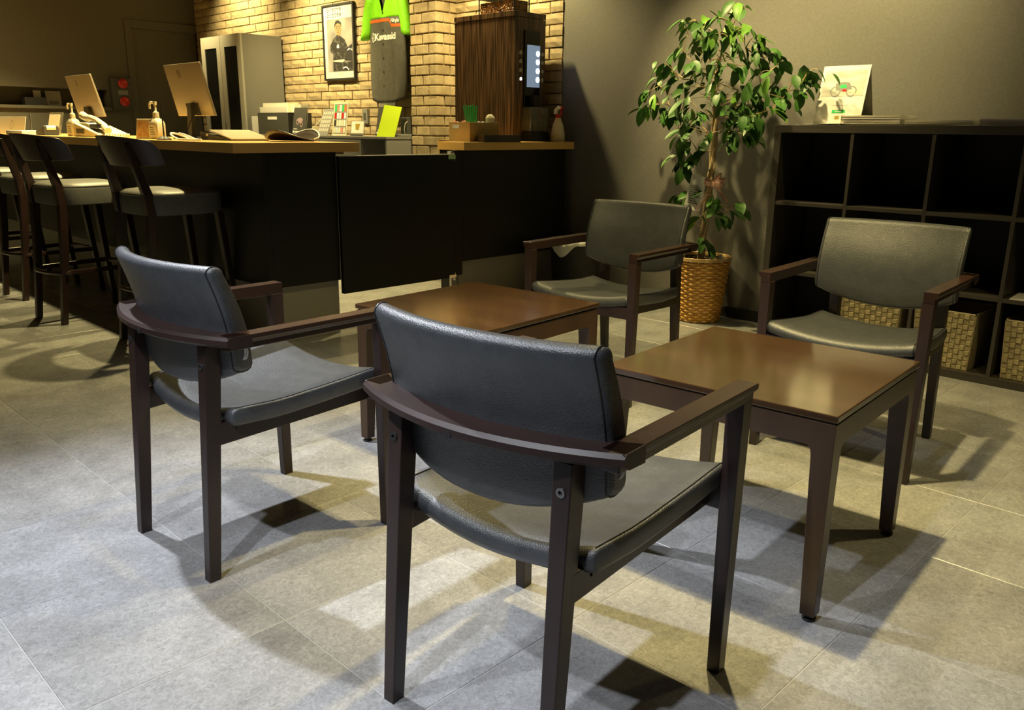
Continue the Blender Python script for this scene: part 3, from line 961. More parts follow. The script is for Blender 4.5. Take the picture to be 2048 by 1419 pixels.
def make_basket(y0, y1, label):
    """woven strap bin standing in a cell; front face towards -x"""
    x0, x1, z0, z1 = 4.052, 4.37, 0.0375, 0.30
    yc = (y0 + y1) / 2
    t = thing('woven_bin', ((x0 + x1) / 2, yc, z0), 0, label, 'basket', 'woven bins in the bottom row of the cube shelf')
    hx, hy, H = (x1 - x0) / 2, (y1 - y0) / 2, z1 - z0
    tp = 0.012
    # tapering shell walls
    for s in (-1, 1):
        MB().hexa([(-hx + tp, s * (hy - tp) - 0.003, 0), (hx - tp, s * (hy - tp) - 0.003, 0), (hx - tp, s * (hy - tp) + 0.003, 0), (-hx + tp, s * (hy - tp) + 0.003, 0),
                   (-hx, s * hy - 0.003, H), (hx, s * hy - 0.003, H), (hx, s * hy + 0.003, H), (-hx, s * hy + 0.003, H)]).build('side_wall', M['kraft'], t)
    MB().hexa([(hx - tp - 0.005, -hy + tp, 0), (hx - tp, -hy + tp, 0), (hx - tp, hy - tp, 0), (hx - tp - 0.005, hy - tp, 0), (hx - 0.005, -hy, H), (hx, -hy, H), (hx, hy, H), (hx - 0.005, hy, H)]).build('rear_wall', M['kraft'], t)
    MB().box(-hx + tp, hx - tp, -hy + tp, hy - tp, 0, 0.004).build('base', M['kraft'], t)
    MB().hexa([(-hx + tp + 0.003, -hy + tp, 0), (-hx + tp + 0.005, -hy + tp, 0), (-hx + tp + 0.005, hy - tp, 0), (-hx + tp + 0.003, hy - tp, 0), (-hx + 0.003, -hy, H), (-hx + 0.005, -hy, H), (-hx + 0.005, hy, H), (-hx + 0.003, hy, H)]).build('front_lining', M['kraft'], t)
    nc, nr = 11, 11
    for j in range(nr):
        for i in range(nc):
            f0, f1 = j / nr, (j + 1) / nr
            up = (i + j) % 2
            vs = []
            for f in (f0, f1):
                hw = hy - tp * (1 - f)
                xx = -hx + tp * (1 - f)
                z = H * f
                for q in (i / nc, (i + 1) / nc):
                    vs.append((xx, -hw + 2 * hw * q, z))
            (a, b, c, d) = [Vector(v) for v in vs]
            m = (a + b + c + d) / 4
            k = 0.97 if up else 0.93
            out = -0.005 if up else 0.0
            rim = [m + (p - m) * k for p in (a, b, d, c)]
            mid = [m + (p - m) * (k - 0.2) + Vector((out - 0.0012, 0, 0)) for p in (a, b, d, c)]
            back = [p + Vector((0.003, 0, 0)) for p in rim]
            w = MB().loft([back, rim, mid])
            w.build('strap', M['kraft'] if up else M['kraftdark'], t)
    rim = MB()
    for (xa, ya, xb, yb) in ((-hx, -hy, -hx, hy), (hx, -hy, hx, hy), (-hx, -hy, hx, -hy), (-hx, hy, hx, hy)):
        rim.box(min(xa, xb) - 0.003, max(xa, xb) + 0.003, min(ya, yb) - 0.003, max(ya, yb) + 0.003, H, H + 0.005)
    rim.build('rim', M['kraftedge'], t)
    return t

M['kraftdark'] = mat('paper_strap_upright', (0.40, 0.33, 0.18), 0.7, (0.50, 0.42, 0.25), 60, 0.4, 250, rnd=0.16, stretch=(1, 1, 4))
make_basket(1.400, 1.698, 'woven paper strap bin with lifted strap, in the cell nearer the potted tree')
make_basket(1.070, 1.331, 'woven paper strap bin in the cell between two other bins')
make_basket(0.690, 0.950, 'woven paper strap bin in the cell furthest from the potted tree')
o = MB().box(-0.11, 0.11, -0.13, 0.13, 0, 0.004).build('paper_pile', M['white'])
o.location, o.rotation_euler = (4.155, 0.825, 0.3942), (0, 0, rad(3))
tag(o, 'white sheets of paper lying in a middle cell of the cube shelf', 'paper')

# ------------------------------------------------------------------ potted tree
BX, BY = 4.245, 2.615
wk = thing('wicker_basket', (BX, BY, 0), 0, 'honey coloured wicker basket holding the small tree', 'basket')
BH = 0.375
def br(z):
    return 0.122 + 0.040 * (z / BH)
MB().lathe([(0.118, 0.002), (br(BH) - 0.012, BH - 0.01), (br(BH) - 0.016, BH - 0.01), (0.112, 0.006)], 28, caps=True).build('liner', M['soil'], wk)
NR = 24
for k in range(NR):
    z = 0.010 + (BH - 0.035) * k / (NR - 1)
    pts, rs = [], []
    n = 56
    for i in range(n):
        a = 2 * math.pi * i / n
        w = math.cos(a * 14 + (math.pi if k % 2 else 0))
        r = br(z) - 0.004 + 0.0055 * w
        pts.append((r * math.cos(a), r * math.sin(a), z + 0.001 * math.sin(a * 5 + k)))
        rs.append(0.0078)
    MB().tube(pts, rs, 6, True).build('weave_row', M['wicker'], wk, True)
for i in range(28):
    a = 2 * math.pi * (i + 0.0) / 28
    MB().tube([(br(0) * math.cos(a) - 0.004 * math.cos(a), br(0) * math.sin(a) - 0.004 * math.sin(a), 0.0045), ((br(BH) - 0.004) * math.cos(a), (br(BH) - 0.004) * math.sin(a), BH - 0.006)], 0.0035, 5).build('stake', M['wicker'], wk)
rim = MB().loft([[((br(BH) + dr) * math.cos(a), (br(BH) + dr) * math.sin(a), BH + dz) for dr, dz in ((0.008, -0.012), (0.008, 0.006), (-0.010, 0.006), (-0.010, -0.012))] for a in [2 * math.pi * i / 40 for i in range(40)]], close=True).build('rim', M['cane'], wk, smooth=True)
for i in range(12):
    a = 2 * math.pi * i / 12 + 0.2
    t = Vector((-math.sin(a), math.cos(a), 0)) * 0.005
    q = []
    for dr, dz in ((0.0095, -0.013), (0.0095, 0.0075), (-0.0115, 0.0075), (-0.0115, -0.013)):
        q.append(Vector(((br(BH) + dr) * math.cos(a), (br(BH) + dr) * math.sin(a), BH + dz)))
    MB().loft([[p - t for p in q], [p + t for p in q]]).build('rim_binding', M['kraftedge'], rim)
o = MB().grid(lambda u, v: (0, 0, 0), 1, 1)
film = MB()
nf = 40
film.loft([[((br(BH) - 0.017 + 0.004 * math.sin(i * 2.3 + k)) * math.cos(2 * math.pi * i / nf), (br(BH) - 0.017 + 0.004 * math.sin(i * 2.3 + k)) * math.sin(2 * math.pi * i / nf), zz + 0.006 * math.sin(i * 1.7)) for i in range(nf)] for k, zz in enumerate((BH - 0.07, BH - 0.035, BH - 0.002))], caps=False)
film.build('inner_film', M['clear'], wk, smooth=True)

tr = thing('potted_tree', (BX, BY, 0), 0, 'weeping fig tree with twisted trunk growing from the wicker basket', 'plant')
MB().lathe([(0.10, 0.30), (0.135, 0.318), (0.05, 0.325), (0.01, 0.327)], 24).build('soil', M['soil'], tr, smooth=True)
TR = [(4.24, 2.623, 0.32), (4.24, 2.616, 0.47), (4.24, 2.604, 0.65), (4.24, 2.590, 0.87), (4.24, 2.585, 1.01), (4.235, 2.586, 1.17), (4.225, 2.600, 1.36), (4.20, 2.55, 1.52), (4.16, 2.46, 1.66)]
def trunk_at(z):
    zs = [p[2] for p in TR]
    return Vector((lerp(z, zs, [p[0] for p in TR]), lerp(z, zs, [p[1] for p in TR]), z))
for k in range(3):
    pts, rs = [], []
    for i in range(46):
        z = 0.32 + (1.22 - 0.32) * i / 45
        a = z * 13 + k * 2.094
        rr = 0.011
        p = trunk_at(z) + Vector((rr * math.cos(a), rr * math.sin(a), 0))
        pts.append(p - Vector((BX, BY, 0)))
        rs.append(0.0125 - 0.003 * i / 45)
    MB().tube(pts, rs, 8).build('stem', M['bark'], tr, True)
MB().tube([trunk_at(z) - Vector((BX, BY, 0)) for z in (1.18, 1.28, 1.36, 1.44, 1.52, 1.60, 1.66)], [0.011, 0.010, 0.008, 0.007, 0.005, 0.004, 0.003], 7).build('stem', M['bark'], tr, True)

LEAVES = "404,238,171 413,240,170 408,234,161 414,242,160 415,278,168 399,264,164 397,258,164 422,267,168 403,250,165 403,244,164 426,255,165 411,231,156 421,278,160 411,265,160 415,263,163 400,251,156 415,257,159 422,253,158 412,243,159 418,282,154 416,277,151 399,259,154 419,268,153 414,260,151 405,250,154 397,240,147 422,248,153 411,236,150 417,231,151 421,229,149 417,222,148 410,215,143 409,285,145 420,289,142 410,267,144 424,272,142 423,264,140 398,245,144 400,240,142 403,236,140 425,243,143 410,231,146 415,229,144 407,219,138 412,229,137 410,207,136 409,201,138 410,195,138 410,202,133 410,205,129 410,211,128 422,223,132 410,212,125 424,300,136 416,300,130 404,287,128 421,288,128 423,307,122 422,301,121 414,290,123 417,285,122 404,269,119 420,285,117 414,278,136 406,269,132 399,264,125 422,274,136 426,276,121 399,254,119 420,264,132 408,250,134 400,242,129 404,248,129 419,243,130 422,237,129 399,227,132 415,228,133 400,215,127 417,227,123 408,216,120 422,232,120 425,240,122 411,242,121 426,248,119 406,233,122 400,222,116 414,243,115 398,229,114 403,226,113 409,226,111 415,244,109 401,232,108 399,225,107 422,233,105 406,239,104 425,276,112 423,269,112 408,272,108 410,269,105 412,266,103 416,260,106 414,272,99 413,276,95 415,272,92 424,273,93 412,261,96 410,269,89 421,278,72 414,269,70 415,267,75 425,270,59 418,261,61 418,267,57 410,255,76 416,253,74 419,254,70 410,244,70 419,252,64 419,247,63 411,238,67 419,240,69 417,255,49"
spots_ = [Vector([int(c) / 100 for c in q.split(',')]) for q in LEAVES.split()]

def leaf_mesh(k, m):
    rr = random.Random(k)
    L, W = 0.092 * rr.uniform(0.85, 1.12), 0.023 * rr.uniform(0.9, 1.15)
    fold, droop = rr.uniform(0.15, 0.5), rr.uniform(0.08, 0.35)
    b = MB()
    n = 5
    rows = []
    for i in range(n + 1):
        t = i / n
        w = W * math.sin(math.pi * min(1, t * 0.92 + 0.04)) ** 0.8 * (1 - 0.25 * t) if 0 < i < n else 0.0008
        x = L * t
        z = -droop * L * t * t
        rows.append([(x, -w, z + fold * w), (x, 0, z), (x, w, z + fold * w)])
    vs = [p for r in rows for p in r]
    fs = []
    for i in range(n):
        for j in range(2):
            a = i * 3 + j
            fs.append((a, a + 3, a + 4, a + 1))
    b.add(vs, fs)
    return b.mesh('leaf', m, 'full')

leaf_meshes = [leaf_mesh(k, M['leaf']) for k in range(6)]
new_meshes = [leaf_mesh(20 + k, M['newleaf']) for k in range(3)]
RL = random.Random(11)
nleaf = 0
tw = MB()
nodes = [trunk_at(0.98 + 0.04 * k) for k in range(18)] + [trunk_at(0.46 + 0.04 * k) for k in range(8)]
order = sorted(spots_, key=lambda p: (p - trunk_at(max(0.5, min(1.66, p.z - 0.05)))).length)
for i, p in enumerate(order):
    s = min(nodes, key=lambda q: (q - p).length + (0.5 * max(0, q.z - p.z + 0.02)))
    mid = (s + p) / 2 + Vector((RL.uniform(-0.02, 0.02), RL.uniform(-0.02, 0.02), RL.uniform(0.0, 0.025)))
    pts = []
    for t in (0, 0.25, 0.5, 0.75, 1):
        pts.append(s * (1 - t) ** 2 + mid * 2 * t * (1 - t) + p * t * t - Vector((BX, BY, 0)))
    nodes += [mid.copy(), p.copy()]
    MB().tube(pts, [0.0034, 0.003, 0.0026, 0.002, 0.0014], 5).build('branch', M['bark'] if i % 3 else M['twig'], tr, True)
    d0 = (p - s)
    base = math.atan2(d0.y, d0.x)
    cnt = 3 if (i % 7 < 3) else 2
    for k in range(cnt):
        if nleaf >= 296:
            break
        young = p.z > 1.55 and RL.random() < 0.45 or RL.random() < 0.07
        me = RL.choice(new_meshes if young else leaf_meshes)
        o = bpy.data.objects.new('leaf', me)
        C.objects.link(o)
        o.parent = tr
        q = p + Vector((RL.uniform(-0.03, 0.03), RL.uniform(-0.03, 0.03), RL.uniform(-0.025, 0.025))) * (0 if k == 0 else 1)
        q.x = min(q.x, 4.36)
        o.location = q - Vector((BX, BY, 0))
        az = base + RL.uniform(-1.4, 1.4)
        if q.x > 4.2 and math.cos(az) > 0.3:
            az = math.pi - az
        o.rotation_euler = (RL.uniform(-0.7, 0.7), RL.uniform(0.25, 1.2), az)
        sc_ = RL.uniform(0.85, 1.2)
        o.scale = (sc_, sc_ * 1.15, sc_)
        nleaf += 1
# the smaller leaves deep in the crown
inner = MB()
for i in range(150):
    p0 = RL.choice([q for q in order if q.z > 0.85])
    p = p0 + Vector((RL.uniform(-0.06, 0.06), RL.uniform(-0.07, 0.07), RL.uniform(-0.06, 0.05)))
    p.x = min(p.x, 4.33)
    me = RL.choice(leaf_meshes)
    mx = Matrix.Translation(p - Vector((BX, BY, 0))) @ Matrix.Rotation(RL.uniform(0, 6.28), 4, 'Z') @ Matrix.Rotation(RL.uniform(0.3, 1.3), 4, 'Y') @ Matrix.Scale(RL.uniform(0.6, 0.9), 4)
    vs = [mx @ v.co for v in me.vertices]
    if max(v.x for v in vs) + BX > 4.42:
        continue
    inner.add(vs, [tuple(f.vertices) for f in me.polygons])
o = inner.build('inner_leaves', M['leaf'], tr, smooth='full')
o['kind'] = 'stuff'
# bare dry twigs in the heart of the crown
for i in range(60):
    z = RL.uniform(1.05, 1.5)
    s = trunk_at(z)
    a = RL.uniform(0, 2 * math.pi)
    L = RL.uniform(0.05, 0.16)
    e = s + Vector((L * math.cos(a) * 0.8, L * math.sin(a), RL.uniform(0.0, 0.07)))
    m_ = (s + e) / 2 + Vector((0, 0, RL.uniform(-0.02, 0.02)))
    tw.tube([s - Vector((BX, BY, 0)), m_ - Vector((BX, BY, 0)), e - Vector((BX, BY, 0))], [0.0022, 0.0016, 0.0009], 4)
tw.build('dry_twigs', M['twig'], tr)

# gift card and bow tied to the trunk
gc = panel('gift_card', (4.105, 2.60, 0.750), 200, 6, 'white gift card with black lines tied to the tree trunk', 'card')
gc.rotation_euler.rotate_axis('Z', rad(-10))
MB().grid(lambda u, v: (-0.045 + 0.09 * u, -0.095 + 0.19 * v, 0.012 * (u - 0.5) ** 2), 4, 6).build('card', M['white'], gc)
for k in range(9):
    MB().box(-0.03, 0.03 - 0.012 * (k % 3), -0.06 + k * 0.012, -0.0565 + k * 0.012, 0.0035, 0.004).build('written_line', M['ink'], gc)
bo = thing('ribbon_bow', (4.16, 2.53, 0.80), rad(-45), 'pink satin ribbon bow with trailing tails on the tree trunk', 'bow')
def ribbon(name, pts, w, mtl):
    b = MB()
    pts = [Vector(p) for p in pts]
    vs = []
    for p in pts:
        vs += [p + Vector((0, -w / 2 * 0.3, w / 2)), p + Vector((0, w / 2 * 0.3, -w / 2))]
    b.add(vs, [(2 * i, 2 * i + 1, 2 * i + 3, 2 * i + 2) for i in range(len(pts) - 1)])
    o = b.build(name, mtl, bo, smooth='full')
    m = o.modifiers.new('solid', 'SOLIDIFY'); m.thickness = 0.0012
    m = o.modifiers.new('sub', 'SUBSURF'); m.levels = m.render_levels = 1
for k, (a, L) in enumerate(((20, 0.075), (55, 0.08), (165, 0.05), (140, 0.055), (-10, 0.06))):
    pts = []
    for i in range(11):
        t = 2 * math.pi * i / 10
        x = L / 2 * (1 - math.cos(t))
        y = 0.022 * math.sin(t)
        pts.append((x * math.cos(rad(a)), y - 0.01, x * math.sin(rad(a)) * 0.8))
    ribbon('loop', pts, 0.032, M['ribbon'])
MB().lathe([(0.004, -0.016), (0.014, -0.008), (0.015, 0.006), (0.006, 0.016)], 10, (0, -0.012, 0)).build('knot', M['ribbon'], bo, smooth=True)
for dx, dz in ((-0.075, -0.15), (0.10, -0.10)):
    ribbon('tail', [(dx * t + 0.008 * math.sin(5 * t), -0.012 + 0.01 * math.sin(4 * t), dz * t) for t in [i / 7 for i in range(8)]], 0.028, M['ribbon'])

# ------------------------------------------------------------------ waste bin with liner
wbn = thing('waste_bin', (4.13, 3.48, 0), 0, 'black waste bin with a white liner hanging over its rim beside the service counter', 'bin')
MB().lathe([(0.135, 0), (0.14, 0.01), (0.175, 0.385), (0.18, 0.39), (0.18, 0.40), (0.168, 0.40), (0.130, 0.02)], 28).build('body', M['rubber'], wbn, smooth=True)
lm_ = MB()
nf = 60
lm_.loft([[((r + 0.004 * math.sin(i * 1.9 + j)) * math.cos(2 * math.pi * i / nf), (r + 0.004 * math.sin(i * 1.9 + j)) * math.sin(2 * math.pi * i / nf), z - (dz * max(0, math.sin(2 * math.pi * i / nf * 3 + 4.2)) ** 1.5)) for i in range(nf)] for j, (r, z, dz) in enumerate(((0.160, 0.36, 0), (0.166, 0.405, 0), (0.184, 0.405, 0), (0.187, 0.392, 0.03), (0.190, 0.382, 0.075)))], caps=False)
lm_.build('liner', M['film'], wbn, smooth='full')

# ------------------------------------------------------------------ things on the bar top
ZB = ZT1
def ring(cx, cy, r0, r1, z, n=24):
    return MB().add([(cx + r * math.cos(2 * math.pi * i / n), cy + r * math.sin(2 * math.pi * i / n), z) for i in range(n) for r in (r0, r1)], [(2 * i, 2 * i + 1, (2 * i + 3) % (2 * n), (2 * i + 2) % (2 * n)) for i in range(n)])


def monitor(x, y, w, label):
    t = panel('monitor', (x, y, ZB), 180, 0, label, 'monitor', 'computer monitors on the bar top')
    k = 0.24
    def P(px, py, pz):
        return (px, py, pz + k * (py - 0.27))
    b = MB().hexa([P(-w, 0.132, -0.016), P(w, 0.132, -0.016), P(w, 0.132, 0.002), P(-w, 0.132, 0.002), P(-w, 0.412, -0.010), P(w, 0.412, -0.010), P(w, 0.412, 0.002), P(-w, 0.412, 0.002)])
    s = b.build('housing', M['silver'], t, bev=0.003)
    MB().hexa([P(-w + 0.006, 0.14, -0.0175), P(w - 0.006, 0.14, -0.0175), P(w - 0.006, 0.14, -0.0165), P(-w + 0.006, 0.14, -0.0165), P(-w + 0.006, 0.406, -0.0125), P(w - 0.006, 0.406, -0.0125), P(w - 0.006, 0.406, -0.0115), P(-w + 0.006, 0.406, -0.0115)]).build('display', M['blackglass'], s)
    MB().hexa([P(-0.085, 0.134, 0.0022), P(0.075, 0.134, 0.0022), P(0.075, 0.134, 0.0030), P(-0.085, 0.134, 0.0030), P(-0.085, 0.20, 0.0022), P(0.075, 0.20, 0.0022), P(0.075, 0.20, 0.0030), P(-0.085, 0.20, 0.0030)]).build('port_recess', M['rubber'], s)
    rg = MB()
    r = ring(-0.055, 0.36, 0.017, 0.020, 0)
    rg.add([P(v[0], v[1], 0.0026) for v in r.v], r.f)
    r = ring(-0.055, 0.36, 0.006, 0.008, 0, 12)
    rg.add([P(v[0], v[1], 0.0026) for v in r.v], r.f)
    rg.build('emblem', M['chrome'], s)
    MB().hexa([(-0.03, 0.012, -0.01), (0.03, 0.012, -0.01), (0.03, 0.012, 0.015), (-0.03, 0.012, 0.015), P(-0.026, 0.20, 0.003), P(0.026, 0.20, 0.003), P(0.026, 0.20, 0.022), P(-0.026, 0.20, 0.022)]).build('stand', M['boxgrey'], t, bev=0.003)
    MB().prism([(-0.10, -0.10), (0.10, -0.10), (0.10, 0.07), (-0.10, 0.07)], 0, 0.012, 'y').build('foot', M['boxgrey'], t, bev=0.003)
    pts = [P(0.045, 0.16, 0.006), (0.055, 0.10, 0.03), (0.03, 0.05, 0.04), (0.06, 0.012, 0.05)]
    MB().tube(pts, 0.0025, 5).build('cable', M['rubber'], t, True)
    return t
monitor(2.235, 4.80, 0.226, 'silver-backed monitor beside the tablet wedge on the bar top')
monitor(2.265, 6.52, 0.245, 'silver-backed monitor behind the desk telephone on the bar top')

def pump(x, y, hh, label):
    t = thing('pump_bottle', (x, y, ZB), rad(8), label, 'bottle', 'sanitiser pump bottles on the bar top')
    def sq(w, d, z):
        return [(w * a, d * b, z) for a, b in ((-0.8, -1), (0.8, -1), (1, -0.8), (1, 0.8), (0.8, 1), (-0.8, 1), (-1, 0.8), (-1, -0.8))]
    MB().loft([sq(0.028, 0.042, 0), sq(0.030, 0.045, 0.005), sq(0.030, 0.045, 0.085), sq(0.024, 0.034, 0.105), sq(0.014, 0.014, 0.115), sq(0.014, 0.014, 0.128)]).build('body', M['cream'], t, smooth=True)
    MB().box(-0.0312, -0.0302, -0.034, 0.034, 0.015, 0.08).build('label_sheet', M['white'], t)
    for k in range(4):
        MB().box(-0.0318, -0.0312, -0.026 + 0.004 * k, 0.02, 0.024 + 0.012 * k, 0.029 + 0.012 * k).build('printed_line', M['greyink'], t)
    MB().lathe([(0.017, 0.124), (0.017, 0.145), (0.009, 0.150), (0.006, 0.155), (0.006, hh - 0.02), (0.010, hh - 0.018), (0.010, hh)], 14).build('collar', M['cream'], t, smooth=True)
    MB().tube([(0, 0.008, hh - 0.008), (0, -0.004, hh - 0.006), (0, 0.045, hh - 0.006), (0, 0.056, hh - 0.014), (0, 0.057, hh - 0.040)][1:], 0.0065, 8).build('nozzle', M['cream'], t, True)
pump(2.06, 4.86, 0.205, 'cream pump bottle behind the thin card stand on the bar top')
pump(2.06, 6.19, 0.215, 'cream pump bottle between card reader and telephone')

cs = thing('card_stand', (2.00, 4.64, ZB), 0, 'thin black rod stand on a round base beside a pump bottle', 'stand')
MB().lathe([(0.038, 0), (0.038, 0.006), (0.02, 0.016), (0.006, 0.022)], 18).build('base', M['rubber'], cs, smooth=True)
MB().tube([(0, 0, 0.015), (0, 0, 0.178)], 0.004, 8).build('rod', M['rubber'], cs)
pc = panel('picture_card', (2.03, 4.99, ZB), 190, 8, 'small framed autumn picture card beside a pump bottle', 'card')
box('frame', M['cream'], pc, -0.075, 0.075, 0, 0.112, -0.006, 0, 0.002)
box('picture', M['cardart'], pc, -0.06, 0.06, 0.012, 0.100, 0, 0.001, 0)
tw_ = thing('tablet_wedge', (2.32, 4.50, ZB), rad(0), 'sloping dark tablet stand with pale rim in front of a monitor', 'tablet stand')
MB().hexa([(-0.10, 0.16, 0), (0.12, 0.16, 0), (0.12, -0.20, 0), (-0.10, -0.20, 0), (-0.10, 0.17, 0.046), (0.12, 0.17, 0.046), (0.12, -0.20, 0.004), (-0.10, -0.20, 0.004)][::1]).build('body', M['boxgrey'], tw_)
MB().hexa([(-0.11, 0.03, 0.050), (0.13, 0.03, 0.050), (0.13, -0.22, 0.004), (-0.11, -0.22, 0.004), (-0.11, 0.035, 0.056), (0.13, 0.035, 0.056), (0.13, -0.22, 0.010), (-0.11, -0.22, 0.010)]).build('tablet', M['silver'], tw_)
MB().box(-0.104, -0.1, 0.07, 0.09, 0.022, 0.034).build('tag_sticker', M['white'], tw_)
cbl = MB().tube([(2.04 + 0.04 * math.cos(a), 4.50 + 0.14 * math.sin(a) - 0.01 * a, ZB + 0.006 + 0.03 * max(0, math.sin(a))) for a in [i * 0.45 for i in range(18)]], 0.005, 6).build('white_cable', M['white'], None, True)
tag(cbl, 'loose loop of white cable by the monitor foot', 'cable')

ph = thing('desk_telephone', (2.10, 5.86, ZB), rad(0), 'cream desk telephone with handset resting across it', 'telephone')
MB().hexa([(-0.09, 0.19, 0), (0.11, 0.19, 0), (0.11, -0.22, 0), (-0.09, -0.22, 0), (-0.09, 0.19, 0.09), (0.11, 0.19, 0.09), (0.11, -0.22, 0.02), (-0.09, -0.22, 0.02)]).build('body', M['cream'], ph, bev=0.006)
MB().box(-0.092, -0.0902, 0.0, 0.14, 0.02, 0.05).build('panel', M['boxgrey'], ph)
hs = MB().tube([(-0.03, 0.17, 0.135), (-0.03, 0.10, 0.118), (-0.03, 0.02, 0.118), (-0.03, -0.08, 0.102), (-0.03, -0.17, 0.072), (-0.03, -0.24, 0.038)], [0.026, 0.024, 0.018, 0.018, 0.022, 0.024], 10).build('handset', M['cream'], ph, True)
MB().box(-0.06, 0.0, -0.19, -0.02, 0.055, 0.08).build('cradle', M['rubber'], ph)
MB().tube([(-0.05 + 0.012 * math.cos(i * 1.6), -0.25 - 0.011 * i, 0.014 + 0.011 * math.sin(i * 1.6)) for i in range(34)], 0.0035, 5).build('coiled_cord', M['cream'], ph, True)

rd = thing('card_reader', (2.08, 6.80, ZB), rad(-6), 'grey payment card reader beside a pump bottle', 'card reader')
MB().hexa([(-0.05, 0.15, 0), (0.05, 0.15, 0), (0.05, -0.13, 0), (-0.05, -0.13, 0), (-0.05, 0.15, 0.03), (0.05, 0.15, 0.03), (0.05, -0.13, 0.066), (-0.05, -0.13, 0.066)]).build('body', M['boxgrey'], rd, bev=0.006)
MB().hexa([(-0.04, 0.0, 0.0505), (0.04, 0.0, 0.0505), (0.04, -0.11, 0.066), (-0.04, -0.11, 0.066), (-0.04, 0.0, 0.054), (0.04, 0.0, 0.054), (0.04, -0.11, 0.069), (-0.04, -0.11, 0.069)]).build('display', M['lightsteel'], rd)
MB().tube([(-0.03, -0.12, 0.05), (0.03, -0.12, 0.05)], 0.018, 10).build('paper_roll', M['white'], rd)
bh = panel('brochure_holder', (2.27, 7.30, ZB), 185, 14, 'cream brochure in a clear stand behind the card reader', 'brochure')
box('brochure', M['cream'], bh, -0.10, 0.09, 0.0, 0.155, 0, 0.004, 0.001)
box('stand', M['clear'], bh, -0.11, 0.13, 0.0, 0.17, -0.006, -0.001, 0.001)
rod = MB().lathe([(0.02, 0), (0.02, 0.006), (0.004, 0.008), (0.004, 0.155)], 12).build('metal_rod_stand', M['chrome'], None, smooth=True)
rod.location = (2.05, 7.05, ZB)
tag(rod, 'thin bare metal rod stand between brochure and white sign', 'stand')
ws = panel('desk_sign', (2.10, 7.72, ZB), 185, 12, 'white desk sign card with a faint grey emblem', 'sign')
box('card', M['white'], ws, -0.28, 0.24, 0, 0.135, 0, 0.004, 0.001)
ring(-0.02, 0.07, 0.03, 0.036, 0.0046).build('emblem', M['lightsteel'], ws)
bp_ = MB().box(-0.08, 0.08, -0.11, 0.11, 0, 0.03).build('paper_pad', M['blue'], None, bev=0.002)
bp_.location, bp_.rotation_euler = (2.02, 7.12, ZB), (0, 0, rad(12))
tag(bp_, 'pale blue paper pad in front of the white desk sign', 'paper')

# leaf-shaped leather tray with a raised pale lip
ty = thing('leather_tray', (2.42, 4.03, ZB), rad(0), 'dark brown curved leather tray with pale lip at the bar end', 'tray')
def tray(u, v):
    a = -1 + 2 * u
    wd = 0.11 * (1 - a * a) ** 0.6 + 0.002
    b = -1 + 2 * v
    y = 0.21 - 0.42 * u
    lift = 0.004 + 0.055 * abs(b) ** 2 * (math.sin(math.pi * min(1, u * 0.95)) ** 1.2)
    return (b * wd, y, lift)
o = MB().grid(tray, 18, 10).build('bowl', M['brown'], ty, smooth='full')
m_ = o.modifiers.new('solid', 'SOLIDIFY'); m_.thickness = 0.004; m_.offset = 1
MB().tube([Vector(tray(i / 18, 1.0)) + Vector((0, 0, 0.005)) for i in range(4, 19)], 0.004, 6).build('lip', M['white'], ty, True)

# ------------------------------------------------------------------ things on the low cabinet
ZL = 1.018
fb = thing('file_box', (4.16, 7.04, ZL), 0, 'charcoal file box stuffed with papers beside the tall cabinet', 'box')
for a in ((-0.12, -0.116, -0.27, 0.26, 0, 0.19), (0.116, 0.12, -0.27, 0.26, 0, 0.19), (-0.116, 0.116, -0.27, -0.266, 0, 0.19), (-0.116, 0.116, 0.256, 0.26, 0, 0.19), (-0.116, 0.116, -0.266, 0.256, 0, 0.004)):
    box('wall', M['boxgrey'], fb, *a)
MB().box(-0.1215, -0.12, -0.08, 0.08, 0.13, 0.155).build('handle_slot', M['white'], fb)
for k in range(7):
    o = MB().box(-0.0006, 0.0006, -0.23 + 0.01 * k, 0.23 - 0.01 * (k % 3), 0, 0.235 + 0.012 * ((k * 3) % 4)).build('paper_sheet', [M['white'], M['page'], M['cream']][k % 3])
    o.location, o.rotation_euler = (4.16 - 0.09 + 0.026 * k, 7.04, ZL + 0.0045), (0, rad(-5 + k * 1.2), rad(R.uniform(-1, 1)))
    tag(o, 'sheet of paper standing in the charcoal file box', 'paper', 'papers in the file box')
bn = MB().box(-0.09, 0.09, -0.018, 0.018, 0, 0.16).build('white_binder', M['white'], None, bev=0.002)
bn.location = (4.10, 7.345, ZL)
tag(bn, 'white binder wedged between tall cabinet and file box', 'binder')

def brochure(y, x, w, label, facing=180):
    t = panel('motorcycle_brochure', (x, y, ZL), facing, 10, label, 'brochure', 'motorcycle brochure displays on the low cabinet')
    box('leaflet', M['boxgrey'], t, -w, w, 0.004, 0.235, 0, 0.003, 0.0006)
    box('acrylic', M['clear'], t, -w - 0.01, w + 0.01, 0, 0.27, -0.006, -0.003, 0.0006)
    b = MB()
    for cx, cy in ((-0.03, 0.11), (0.035, 0.09)):
        r = ring(cx, cy, 0.014, 0.022, 0.0034, 16)
        b.add(r.v, r.f)
    b.prism([(-0.05, 0.13), (-0.01, 0.105), (0.03, 0.10), (0.055, 0.13), (0.02, 0.15), (-0.02, 0.145)], 0.003, 0.0034)
    b.build('motorcycle_print', M['pinkprint'], t)
    MB().box(-w + 0.01, -w + 0.03, 0.018, 0.036, 0.003, 0.0034).build('printed_square', M['white'], t)
    MB().box(-w + 0.038, w - 0.03, 0.022, 0.033, 0.003, 0.0034).build('printed_line', M['white'], t)
    MB().box(-w + 0.02, -w + 0.075, 0.048, 0.054, 0.003, 0.0034).build('printed_line', M['white'], t)
    return t
